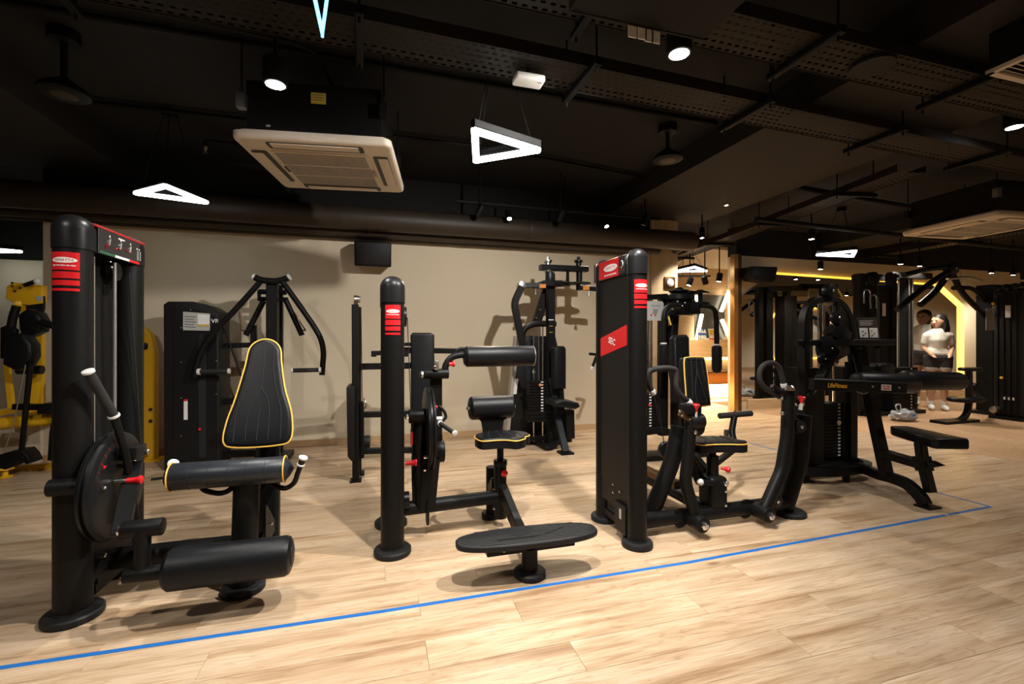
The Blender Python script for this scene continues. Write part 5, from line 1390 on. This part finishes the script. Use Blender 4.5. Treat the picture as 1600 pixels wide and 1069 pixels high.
# ================================================================== PEOPLE
def capsule_body(name, m, parent, segs, vox=.014, balls=()):
    g = MB()
    for pts, rs in segs:
        pts = [V(p) for p in pts]
        for a, b, ra, rb in zip(pts, pts[1:], rs, rs[1:]):
            n = max(2, int((b-a).length/(.5*min(ra, rb)))+1)
            for k in range(n+1):
                t = k/n; g.ball(a.lerp(b, t), ra+(rb-ra)*t, seg=10)
    for c, r, s in balls: g.ball(c, r, s, 14)
    o = g.done(name, m, parent)
    md = o.modifiers.new('remesh', 'REMESH'); md.mode = 'VOXEL'; md.voxel_size = vox; md.use_smooth_shade = True
    sm = o.modifiers.new('smooth', 'SMOOTH'); sm.iterations = 4; sm.factor = .5
    return o
def person(label, x, y, z, ang, s, head_turn, skin, shirt_m, short_m, long_hair, arms, trim=True):
    root = thing('person', label, 'person', (x, y, z))
    c, sn_ = math.cos(ang), math.sin(ang)
    def P(a, b, h):       # a: to the person's left, b: to the front, h: height (for a 1.0 tall figure)
        fx, fy = sn_, -c   # facing direction, ang=0 faces -Y
        lx, ly = c, sn_
        return V((x+(a*lx+b*fx)*s, y+(a*ly+b*fy)*s, z+h*s))
    S = s
    segs = [([P(0, 0, .56), P(0, -.005, .64), P(0, .005, .73), P(0, 0, .80)], [.074*S, .060*S, .070*S, .06*S]),
            ([P(-.045, 0, .55), P(.045, 0, .55)], [.075*S, .075*S]), ([P(-.055, 0, .775), P(.055, 0, .775)], [.046*S, .046*S]),
            ([P(0, 0, .80), P(0, 0, .87)], [.034*S, .03*S])]
    for sd in (-1, 1):
        segs.append(([P(.052*sd, 0, .53), P(.055*sd, .01, .40), P(.052*sd, .012, .285), P(.05*sd, -.005, .20), P(.05*sd, -.008, .045)], [.060*S, .050*S, .034*S, .036*S, .021*S]))
        segs.append(([P(.05*sd, -.015, .028), P(.055*sd, .075, .018)], [.022*S, .017*S]))
        sh, el, wr = arms[sd]
        segs.append(([P(*sh), P(*el), P(*wr)], [.033*S, .025*S, .018*S]))
        d = (P(*wr)-P(*el)).normalized(); w_ = P(*wr); side = V((lxy := c, sn_, 0))
        segs.append(([w_, w_+d*.045*S], [.020*S, .022*S]))
        for k in range(4):
            off = side*((k-1.5)*.010*S)
            segs.append(([w_+d*.04*S+off, w_+d*(.075+.008*(k in (1, 2)))*S+off, w_+d*(.095+.010*(k in (1, 2)))*S+off+V((0, 0, -.006*S))], [.0065*S, .006*S, .005*S]))
        segs.append(([w_+d*.015*S, w_+d*.045*S+side*(-sd*.03*S)], [.008*S, .006*S]))
    ht = ang+head_turn; hf = V((math.sin(ht), -math.cos(ht), 0)); hl = V((math.cos(ht), math.sin(ht), 0)); hc = P(0, .008, .925)
    rot = Matrix.Rotation(ht, 3, 'Z')
    segs.append(([hc+hf*.045*S-V((0, 0, .012*S)), hc+hf*.062*S-V((0, 0, .022*S))], [.012*S, .010*S]))
    g = capsule_body('body', skin, root, segs, .010*S, [(hc, .058*S, (.86, 1.0, 1.22)), (hc+hf*.015*S-V((0, 0, .045*S)), .035*S, (1, 1, 1))] + [(hc+hl*k*.050*S, .014*S, (.5, 1, 1.3)) for k in (-1, 1)])
    for k in (-1, 1):
        MB().ball(hc+hf*.052*S+hl*k*.020*S+V((0, 0, .008*S)), .007*S, seg=8).done('eye', 'hair', root)
    MB().ball(hc+hf*.056*S-V((0, 0, .040*S)), .014*S, (1, .5, .35), 8, rot).done('mouth', 'dark_red', root)
    hs = [([hc-hf*.02*S+V((0, 0, .02*S)), hc-hf*.03*S+V((0, 0, -.03*S))], [.066*S, .06*S])]
    hb = [(hc-hf*.022*S+V((0, 0, .038*S)), .060*S, (1, 1, .82))]
    if long_hair:
        for k in (-1, 0, 1):
            hs.append(([hc-hf*.035*S+hl*k*.035*S, hc-hf*.045*S+hl*k*.045*S-V((0, 0, .08*S)), hc-hf*.05*S+hl*k*.045*S-V((0, 0, .15*S))], [.036*S, .034*S, .018*S]))
        for k in (-1, 1):
            hs.append(([hc-hf*.012*S+hl*k*.048*S+V((0, 0, .03*S)), hc-hf*.012*S+hl*k*.058*S-V((0, 0, .05*S)), hc-hf*.010*S+hl*k*.054*S-V((0, 0, .12*S))], [.018*S, .019*S, .012*S]))
    capsule_body('hair', 'hair', root, hs, .010*S, hb)
    e = .012*S
    ss = [([P(0, 0, .585), P(0, -.005, .64), P(0, .006, .73), P(0, 0, .79)], [.074*S, .060*S+e, .072*S+e, .062*S+e]),
          ([P(-.055, 0, .775), P(.055, 0, .775)], [.050*S+e*.7, .050*S+e*.7]), ([P(-.035, .022, .735), P(.035, .022, .735)], [.050*S, .050*S]), ([P(-.035, 0, .59), P(.035, 0, .59)], [.075*S, .075*S])]
    for sd in (-1, 1):
        sh, el, wr = arms[sd]; m_ = P(*sh).lerp(P(*el), .55)
        ss.append(([P(*sh), m_], [.030*S+e, .032*S+e*.6]))
    capsule_body('shirt', shirt_m, root, ss, .010*S)
    s2 = [([P(-.045, 0, .55), P(.045, 0, .55)], [.078*S, .078*S])]
    tr = []
    for sd in (-1, 1):
        s2.append(([P(.052*sd, 0, .53), P(.055*sd, .004, .455)], [.070*S, .064*S]))
        tr.append(([P(.055*sd, .004, .452), P(.055*sd, .005, .443)], [.062*S, .061*S]))
    capsule_body('shorts', short_m, root, s2, .010*S)
    if trim: capsule_body('shorts_trim', 'sock', root, tr, .009*S)
    for sd in (-1, 1):
        capsule_body('sock', 'sock', root, [([P(.05*sd, -.008, .085), P(.05*sd, -.01, .035)], [.027*S, .027*S])], .008*S)
        capsule_body('shoe', 'sock', root, [([P(.05*sd, -.028, .028), P(.053*sd, .03, .026), P(.056*sd, .088, .020)], [.028*S, .029*S, .021*S])], .008*S)
    return root
person('woman in white tee and dark shorts standing on the carpet, head turned left', 9.08, 5.40, .002, R(-48), 1.62, R(-48), 'skin', 'shirt', 'shorts', True,
       {1: ((.085, 0, .775), (.118, -.02, .655), (.085, .075, .60)), -1: ((-.085, 0, .775), (-.112, -.02, .650), (-.08, .07, .60))})
person('person in white shirt and dark shorts standing behind the woman by the mirror', 9.38, 5.80, .002, R(-60), 1.72, R(-20), 'skin_dark', 'shirt', 'shorts', False,
       {1: ((.098, 0, .775), (.125, -.02, .64), (.11, .03, .53)), -1: ((-.098, 0, .775), (-.125, -.02, .64), (-.11, .03, .53))}, False)
# ================================================================== RECEPTION behind the opening
ct = thing('reception_counter', 'pale wood reception counter with glowing amber underside', 'counter', (5.0, 7.6, 0))
MB().b2((3.9, 7.30, .86), (6.95, 7.42, 1.16), .004, 1).done('counter_front', 'wood_wall', ct)
MB().b2((3.9, 7.30, 1.16), (6.96, 7.95, 1.19), .004, 1).done('counter_top', 'wood_wall', ct)
MB().b2((3.9, 7.62, 0), (6.95, 7.70, .86)).done('counter_back', 'wood_wall', ct)
MB().b2((3.9, 7.50, .80), (6.95, 7.60, .83)).done('light_strip', 'counter_glow', ct)
MB().b2((3.9, 7.20, .56), (6.95, 7.60, .585)).done('shelf', 'bronze', ct)
MB().b2((3.9, 7.22, .36), (6.95, 7.25, .56)).done('lower_panel', 'counter_orange', ct)
MB().b2((3.9, 7.20, .345), (6.95, 7.60, .36)).done('shelf', 'bronze', ct)
MB().b2((3.9, 7.52, .05), (6.95, 7.58, .33)).done('light_panel', 'counter_glow', ct)
MB().b2((3.9, 7.30, .0), (6.95, 7.33, .04)).done('light_strip', 'counter_glow', ct)
# bottles on the counter
bx = AY(1094, 530, 7.5).x
for k in range(3):
    x = bx+.062*k-.02
    b = thing('water_bottle', ['leftmost', 'middle', 'rightmost'][k]+' of three clear water bottles with blue labels on the counter', 'bottle', (x, 7.5, 1.19), 'water bottles on the counter')
    MB().lathe((x, 7.5, 1.19), (x, 7.5, 2), [(0, .026), (.005, .030), (.14, .030), (.18, .014), (.20, .013)], 14).done('bottle_body', 'bottle', b)
    MB().lathe((x, 7.5, 1.275), (x, 7.5, 2), [(0, .031), (.045, .031)], 14).done('bottle_label', 'bottle_blue', b)
    MB().lathe((x, 7.5, 1.385), (x, 7.5, 2), [(0, .016), (.018, .016)], 12).done('bottle_cap', 'bottle_blue', b)
x = AY(1112, 528, 7.5).x
cd = thing('flyer_stand', 'small yellow and white flyer standing on the counter', 'flyer', (x, 7.5, 1.19))
MB().box((x, 7.5, 1.30), (.13, .008, .21), Matrix.Rotation(R(-12), 3, 'X')).done('card', 'label_white', cd)
MB().box((x, 7.494, 1.335), (.11, .006, .10), Matrix.Rotation(R(-12), 3, 'X')).done('yellow_print', 'label_yellow', cd)
x = AY(1107, 531, 7.4).x
tag(MB().b2((x-.08, 7.40, 1.19), (x+.02, 7.46, 1.22), .004).done('candy_box', 'white'), 'low white box lying beside the flyer', 'box')
tag(MB().b2((x+.03, 7.36, 1.19), (x+.12, 7.42, 1.215), .004).done('candy_box', 'red'), 'small red packet lying in front of the flyer', 'box')
tag(MB().b2((5.30, 7.28, .586), (5.40, 7.38, .79), .006).done('storage_bin', 'satin'), 'dark upright bin on the glowing counter shelf', 'bin')
# feature wall: slate panel and crossed light tubes
wy = 9.28
def fw_(a, b): return AY(a, b, wy)
p, q = fw_(1084, 528), fw_(1131, 462)
tag(MB().b2((p.x, wy-.03, 1.0), (q.x, 9.2995, q.z), .004, 1).done('slate_panel', 'dark_slate'), 'dark slate panel on the reception back wall', 'panel')
p, q = fw_(1055, 560), fw_(1086, 486)
tag(MB().b2((p.x-.05, wy-.05, .9), (q.x-.06, 9.2995, q.z), .004, 1).done('wood_board', 'wood_wall'), 'pale wood board on the reception back wall beside the slate', 'panel')
for i, (a, b, lb) in enumerate((((1081, 463), (1086, 473), 'short upper left stub of the crossed light tubes'), ((1091, 492), (1080, 545), 'long lower left light tube beside the bottles'),
        ((1134, 454), (1121, 487), 'upper right slanting light tube on the reception wall'), ((1122, 500), (1135, 530), 'lower right slanting light tube on the reception wall'))):
    t = thing('light_tube', lb, 'light', fw_(*b)-Y_*.12, 'crossed light tubes at the reception')
    MB().tube([fw_(*a)-Y_*.13, fw_(*b)-Y_*.13], .04, seg=12).done('tube', 'tube_warm', t)
    MB().rtube([fw_(*a)-Y_*.075, fw_(*b)-Y_*.075], .05, .03).done('tube_mount', 'white', t)
    if i == 0: MB().cyl(fw_(*b)-Y_*.07, fw_(*b)+Y_*.0195, .02, seg=12).done('tube_bracket', 'white', t)
x = AY(1108, 0, 9.0).x

# wall bell plate on the wood pier
p = AY(1047, 442, WY-.06)
t = thing('wall_bell', 'small square wall plate with a round bell high on the wood pier', 'bell', p-Z_*.09)
MB().box(p+Y_*.01, (.17, .02, .17), None, .006).done('plate', 'bronze', t)
MB().lathe(p, p-Y_, [(0, .055), (.01, .055), (.02, .04), (.025, .02), (.026, 0)], 20).done('bell_dome', 'label_white', t)

# ================================================================== speakers
p = AY(583, 396, 5.3)
t = thing('wall_speaker', 'black box speaker fixed high on the beige back wall', 'speaker', (p.x, 5.4, p.z-.14))
MB().box((p.x, 5.33, p.z), (.39, .22, .27), Matrix.Rotation(R(12), 3, 'X'), .015).done('cabinet', 'black', t)
MB().box((p.x, 5.214, p.z-.02), (.36, .012, .24), Matrix.Rotation(R(12), 3, 'X'), .004).done('grille', 'rubber', t)
MB().b2((p.x-.04, 5.42, p.z-.05), (p.x+.04, 5.54, p.z+.05)).done('bracket', 'black_iron', t)
p = AY(1194, 430, 6.1)
t = thing('wall_speaker', 'black angled speaker above the left corner of the mirror', 'speaker', (p.x, 6.2, p.z-.2))
poly(t, 'cabinet', 'black', [(1180, 437), (1174, 431), (1176, 416), (1215, 417), (1212, 438), (1205, 441)], 6.0, .24, .01)
MB().b2((p.x-.05, 6.24, p.z-.06), (p.x+.05, 6.35, p.z+.06)).done('bracket', 'black_iron', t)
# ================================================================== AIR CONDITIONERS
def cassette(cx, cy, z, L, ang, label, marks=True):
    t = thing('ceiling_air_conditioner', label, 'air conditioner', (cx, cy, z), 'ceiling air conditioners')
    U = V((math.cos(ang), math.sin(ang), 0)); W = V((-math.sin(ang), math.cos(ang), 0)); O = V((cx, cy, z))
    def Q(u, w_, h): return O+U*u+W*w_+Z_*h
    MB().slab(rrect(L, L, .05), Q(0, 0, .055), U, -W, -Z_, .05, .022, 4).done('panel', 'ac_white', t)
    MB().slab(rrect(L*.93, L*.93, .03), Q(0, 0, .075), U, -W, -Z_, .03).done('panel_rim', 'ac_white', t)
    h = L*.30
    MB().slab(rrect(2*h+.05, 2*h+.05, .03), Q(0, 0, .006), U, -W, -Z_, .010, .004, 2).done('grille_frame', 'ac_white', t)
    g = MB(); n = 26
    for k in range(n+1):
        a = -h+2*h*k/n
        g.rtube([Q(a, -h, -.005), Q(a, h, -.005)], .006, .006, bev=.001)
        g.rtube([Q(-h, a, -.006), Q(h, a, -.006)], .006, .006, bev=.001)
    o = g.done('grille_mesh', 'ac_grille', t)
    MB().slab(rrect(2*h, 2*h, .01), Q(0, 0, .0), U, -W, -Z_, .003).done('grille_backing', 'ac_slot', t)
    for k in (-.33, .33):
        MB().rtube([Q(-h, k*2*h*.55, -.009), Q(h, k*2*h*.55, -.009)], .012, .006).done('grille_rib', 'ac_white', t)
    for sx, sy in ((1, 0), (-1, 0), (0, 1), (0, -1)):
        A_ = U*sx+W*sy; B_ = U*-sy+W*sx
        c = O+A_*(L*.405)
        MB().slab(rrect(L*.62, .10, .02), c+Z_*.0045, B_, A_ if (B_.cross(A_)).z < 0 else -A_, -Z_, .002).done('air_slot', 'ac_slot', t)
        q = c+A_*.014
        MB().rtube([q-B_*L*.28-Z_*.002, q+B_*L*.28-Z_*.002], .066, .006, up=(0, 0, 1)).done('vane', 'ac_white', t)
    MB().box(Q(h+.015, 0, -.006), (.03, .12, .006), Matrix.Rotation(ang, 3, 'Z')).done('indicator', 'ac_grille', t)
    MB().ball(Q(h+.015, -.03, -.010), .006, seg=8).done('indicator_light', 'red', t)
    MB().box(Q(-h-.012, 0, -.006), (.02, .10, .004), Matrix.Rotation(ang, 3, 'Z')).done('badge', 'ac_slot', t)
    MB().box(Q(0, 0, .235), (L*.86, L*.86, .32), Matrix.Rotation(ang, 3, 'Z')).done('body', 'black_iron', t)
    for sx in (-1, 1):
        for sy in (-1, 1):
            p = Q(sx*L*.45, sy*L*.45, .25); MB().cyl(p, V((p.x, p.y, 3.1)), .006, seg=8).done('hanger_rod', 'black_iron', t)
            MB().box(p, (.05, .05, .09), Matrix.Rotation(ang, 3, 'Z')).done('hanger_bracket', 'steel' if sx < 0 and sy < 0 else 'black_iron', t)
    if marks:
        q = Q(.02, -L*.431, .31)
        lb = MB().slab([(-.045, -.035), (.045, -.035), (.045, .035), (-.045, .035)], q, U, Z_, -W, .002).done('warning_label', 'label_yellow', t)
        for k in range(3): MB().slab([(-.035, -.002), (.035, -.002), (.035, .002), (-.035, .002)], q+Z_*(.02-.016*k)-W*.0025, U, Z_, -W, .001).done('print_line', 'label_text', lb)
        MB().slab([(-.012, -.006), (.012, -.006), (.012, .006), (-.012, .006)], Q(-.28, -L*.431, .115), U, Z_, -W, .002).done('plate_label', 'label_grey', t)
P4 = [AZ(368, 217, 2.43), AZ(612, 228, 2.43), AZ(627, 302, 2.43), AZ(443, 293, 2.43)]
cc = sum(P4, V((0, 0, 0)))/4; e = P4[1]-P4[0]
cassette(cc.x, cc.y, 2.425, .95, math.atan2(e.y, e.x)+R(2), 'white square ceiling air conditioner left of centre')
q = AZ(1530, 358, 2.43)
cassette(q.x, q.y, 2.425, .95, R(-5), 'white ceiling air conditioner at the right edge', False)

# air grille at the top right
q = AZ(1547, 114, 2.64)
t = thing('air_grille', 'white louvred air grille at the upper right corner', 'air vent', (q.x+.25, q.y-.1, 2.64))
x0, y1, W1, D1 = q.x, q.y+.02, .60, .30
for a, b in (((x0, y1-.03), (x0+W1, y1)), ((x0, y1-D1), (x0+W1, y1-D1+.03)), ((x0, y1-D1), (x0+.03, y1)), ((x0+W1-.03, y1-D1), (x0+W1, y1))):
    MB().b2((a[0], a[1], 2.64), (b[0], b[1], 2.66)).done('frame_bar', 'ac_white', t)
for k in range(9):
    yk = y1-D1+.04+k*.027
    MB().box((x0+W1/2, yk, 2.653), (W1-.05, .014, .003), Matrix.Rotation(R(35), 3, 'X')).done('louvre', 'ac_white', t)
MB().b2((x0+.01, y1-D1+.01, 2.66), (x0+W1-.01, y1-.01, 3.1)).done('duct_box', 'black_iron', t)

# ================================================================== TRIANGLE PENDANTS
def pendant(pts, z, label, m='tube_white', w_=.045, hang=True, top=3.05):
    P = [V((p[0], p[1], z)) for p in pts]; c = sum(P, V((0, 0, 0)))/3
    t = thing('triangle_pendant', label, 'pendant lamp', c, 'triangular pendant lamps')
    for k in range(3):
        a, b = P[k], P[(k+1) % 3]; d = (b-a).normalized()
        MB().rtube([a-d*.012+Z_*.045, b+d*.012+Z_*.045], w_, .05).done('frame_bar', 'black_iron', t)
        MB().rtube([a-d*.010+Z_*.006, b+d*.010+Z_*.006], w_-.001, .030).done('light_bar', m, t)
        if hang:
            MB().cyl(a.lerp(c, .15)+Z_*.06, V((c.x+(a.x-c.x)*.2, c.y+(a.y-c.y)*.2, top)), .003, seg=6).done('cable', 'black_iron', t)
    if hang and top > 3: MB().cyl((c.x, c.y, 3.04), (c.x, c.y, 3.1), .06).done('ceiling_rose', 'black_iron', t)
def tz(z, *pp): return [AZ(a, b, z) for a, b in pp]
pendant(tz(2.40, (214, 303), (321, 317), (258, 292)), 2.40, 'glowing triangle pendant left of the air conditioner')
pendant(tz(2.42, (742, 206), (840, 236), (744, 252)), 2.42, 'large glowing triangle pendant near the middle of the ceiling')
pendant(tz(2.42, (1278, 399), (1336, 393), (1332, 401)), 2.42, 'far glowing triangle pendant before the mirror wall')
pendant(tz(2.42, (1054, 425), (1103, 424), (1085, 418)), 2.42, 'glowing triangle pendant in front of the reception', top=2.715)
pendant([(-4.55, 6.9), (-4.25, 7.05), (-4.75, 7.2)], 2.27, 'glowing triangle pendant at the left edge beyond the wall')
pendant([(-.255, 2.25), (-.155, 1.72), (-.265, 1.72)], 2.60, 'pendant tip with a blue white edge at the top', 'led_blue', w_=.012)

# ================================================================== small ceiling things
q = AZ(826, 131, 2.68)
t = thing('access_point', 'small white box hanging under the cable tray', 'box', (q.x, q.y, 2.68))
MB().box((q.x, q.y, 2.70), (.175, .10, .04), None, .012, 3).done('cover', 'white', t)
MB().box((q.x+.06, q.y-.03, 2.679), (.02, .008, .002)).done('mark', 'ac_grille', t)
MB().cyl((q.x, q.y, 2.72), (q.x, q.y, 2.748), .02).done('bracket', 'black_iron', t)
hp_ = thing('sign_board', 'dark sign board with a pale edge hanging at the top', 'sign board', (1.12, 1.65, 2.62))
MB().b2((.79, 1.42, 2.62), (1.47, 1.82, 2.65)).done('board', 'ceiling_paint', hp_)
MB().b2((.79, 1.815, 2.615), (1.47, 1.823, 2.655)).done('edge_strip', 'tray', hp_)
MB().b2((.785, 1.42, 2.615), (.793, 1.823, 2.655)).done('edge_strip', 'tray', hp_)
for x in (.88, 1.38): MB().cyl((x, 1.6, 2.65), (x, 1.7, 3.1), .006, seg=8).done('hanger_rod', 'black_iron', hp_)
q = AZ(976, 45, 2.66)
for k, (dx, h) in enumerate(((0, .06), (.05, .06), (.085, .065), (.12, .065))):
    MB().b2((q.x+dx-.03, 1.822, 2.625-h), (q.x+dx+.012, 1.828, 2.635)).done('paper_tag', 'white', hp_)

def dome(px, py, z, label):
    q = AZ(px, py, z)
    t = thing('hanging_speaker', label, 'speaker', (q.x, q.y, z), 'black dome speakers on stems')
    MB().lathe((q.x, q.y, z), (q.x, q.y, z+1), [(0, .10), (.01, .13), (.02, .13), (.05, .11), (.09, .05), (.11, .025)], 24).done('dome', 'black_iron', t)
    MB().lathe((q.x, q.y, z-.004), (q.x, q.y, z+1), [(0, .05), (.006, .075), (.008, .09)], 20).done('grille', 'duct', t)
    MB().cyl((q.x, q.y, z+.1), (q.x, q.y, 3.07), .018, seg=10).done('stem', 'black_iron', t)
    MB().cyl((q.x, q.y, 3.03), (q.x, q.y, 3.1), .08).done('ceiling_plate', 'black_iron', t)
dome(1043, 252, 2.78, 'black dome on a stem hanging below the bright lamp')
dome(100, 150, 2.70, 'black dome on a stem in the dark upper left')
q = AZ(1362, 105, 2.74); tag(MB().cyl((q.x, q.y, 2.735), (q.x, q.y, 2.75), .11).done('round_vent', 'void'), 'dark round opening in the cable tray at the upper right', 'vent')
q = AZ(321, 232, 2.9)
t = thing('sprinkler', 'small sprinkler head on a pipe left of the air conditioner', 'sprinkler', (q.x, q.y, 2.86))
MB().lathe((q.x, q.y, 2.86), (q.x, q.y, 4), [(0, .02), (.006, .02), (.01, .008), (.03, .012), (.04, .018), (.06, .018)], 12).done('head', 'steel', t)
MB().tube([(q.x, q.y, 2.92), (q.x, q.y, 2.97), (q.x+.35, q.y+.02, 2.97), (q.x+.35, q.y+.02, 3.1)], .016, .04, 10).done('pipe', 'black_iron', t)

# ================================================================== TRACK SPOTS
def track(p0, p1, label, top=3.1):
    t = thing('lighting_track', label, 'track', (V(p0)+V(p1))/2, 'black lighting tracks')
    MB().rtube([V(p0), V(p1)], .035, .03).done('rail', 'black_iron', t)
    for k in (.1, .5, .9):
        q = V(p0).lerp(V(p1), k); MB().cyl(q, V((q.x, q.y, top)), .006, seg=8).done('hanger_rod', 'black_iron', t)
def track_spot(px, py, z, aim, label, watts=0, m='lamp_white', r=.035, cone=60, rail=.2, col=(1, .9, .75)):
    q = AZ(px, py, z); d = V(aim).normalized()
    t = thing('track_spotlight', label, 'spotlight', q, 'black track spotlights')
    MB().lathe(q-d*.0, q-d*.2, [(0, r*.85), (.004, r), (.13, r), (.14, r*.8)], 18).done('housing', 'black_iron', t)
    MB().lathe(q+d*.003, q-d*.2, [(0, 0), (.002, r*.6), (.005, r*.82)], 18).done('lens', m, t)
    MB().cyl(q-d*.07, q-d*.07+Z_*rail, .010, seg=8).done('stem', 'black_iron', t)
    if watts:
        L = bpy.data.lights.new('spot_light', 'SPOT'); L.energy = watts; L.spot_size = R(cone); L.spot_blend = .4
        L.shadow_soft_size = .03; L.color = col
        o = bpy.data.objects.new('spot_light', L); COL.objects.link(o); o.parent = t
        o.location = d*.02; o.rotation_euler = d.to_track_quat('-Z', 'Y').to_euler()
q0, q1 = AZ(796, 342, 2.55), AZ(948, 354, 2.55)
track((q0.x-.6, 4.92, 2.70), (q1.x+.75, 4.95, 2.70), 'black lighting track in front of the back wall')
track_spot(796, 342, 2.55, (0, -.75, -1), 'starry bright track spotlight above the middle of the wall', 95, cone=110)
track_spot(948, 354, 2.55, (.1, -.7, -1), 'warm track spotlight above the red banded machine', 75, 'lamp_warm', cone=110)
track_spot(745, 338, 2.55, (-.5, .5, -1), 'unlit track spotlight left of the starry one', 0, 'lens_glass', rail=.5)
track_spot(872, 346, 2.55, (-.3, .6, -1), 'unlit track spotlight between the two lit ones', 0, 'lens_glass', rail=.5)
track_spot(1005, 352, 2.55, (-.25, .2, -1), 'dark tilted track spotlight right of the warm one', 0, 'lens_glass', rail=.5)
track_spot(1097, 372, 2.55, (0, 0, -1), 'downward track spotlight above the reception opening', 110, cone=110, rail=.6)
track_spot(1268, 374, 2.62, (0, 0, -1), 'round spotlight above the arched frame machine', 140, cone=120, r=.05, rail=.5)
track_spot(1135, 321, 2.85, (0, 0, -1), 'tiny spotlight on the brown ceiling beam', 0, 'lamp_warm', .03)
for i, (a, b, lb) in enumerate(((1282, 421, 'small starry spotlight below the far triangle pendant'), (1407, 413, 'first of four black can lights above the mirror wall'), (1437, 416, 'second of four black can lights above the mirror wall'), (1549, 427, 'third of four black can lights above the mirror wall'), (1583, 430, 'last of four black can lights above the mirror wall, at right edge'))):
    track_spot(a, b, 2.42, (0, 0, -1), lb, 80, cone=120, r=.045, rail=.7)
for a, b, aim, lb in ((1044, 443, (-.5, .3, -1), 'leftmost track spotlight over the reception'), (1076, 446, (-.35, .1, -1), 'second track spotlight over the reception'), (1103, 444, (.45, .1, -1), 'third track spotlight over the reception'), (1123, 440, (-.1, .1, -1), 'rightmost track spotlight over the reception')):
    track_spot(a, b, 2.15, aim, lb, 60, 'lamp_warm', .05, 120, .95 if a == 1044 else .50, (1, .8, .5))
track(AZ(1040, 428, 2.36)+V((0, .3, 0)), AZ(1128, 428, 2.36)+V((0, .3, 0)), 'pale lighting track over the reception', 2.715)
# spots beyond the left wall end
track_spot(6, 428, 2.3, (0, .4, -1), 'spotlight over the yellow machine at the left edge', 60, cone=120, rail=.8)
# ================================================================== LAMPS
def lamp(i, x, y, z, watts, cone, ax, ay, label, vis=True):
    t = thing('ceiling_spotlight', label, 'spotlight', (x, y, z), 'round ceiling spotlights')
    d = (V((ax, ay, 0))-V((x, y, z))).normalized()
    MB().lathe((x, y, z+.002), (x, y, z+1), [(0, .058), (.004, .062), (.13, .062), (.14, .05)], 24).done('housing', 'black_iron', t)
    MB().lathe((x, y, z-.004), (x, y, z+1), [(0, .0), (.002, .035), (.006, .048), (.008, .05)], 24).done('lens', 'lamp_white', t)
    MB().cyl((x, y, z+.13), (x, y, 3.1), .010, seg=8).done('stem', 'black_iron', t)
    L = bpy.data.lights.new('spot_light', 'SPOT'); L.energy = watts; L.spot_size = R(cone); L.spot_blend = 0.6
    L.shadow_soft_size = 0.025; L.color = (1.0, 0.965, 0.91)
    o = bpy.data.objects.new('spot_light', L); COL.objects.link(o); o.parent = t
    o.location = (0, 0, -.02)
    o.rotation_euler = d.to_track_quat('-Z', 'Y').to_euler()
LL = ['small bright ceiling spotlight above the air conditioner', 'brightest ceiling spotlight at the top of the picture',
      'ceiling spotlight at the right edge of the picture', 'ceiling spotlight above the camera in the middle',
      'ceiling spotlight above the camera on the left', 'ceiling spotlight above the camera on the right',
      'added unseen light over the carpet in front of the woman', 'added unseen light at the far end of the carpet for the mirror view', 'added unseen light beside the amber angular wall light for the mirror view']
for i, a in enumerate(LAMPS):
    lamp(i, *a, LL[i])
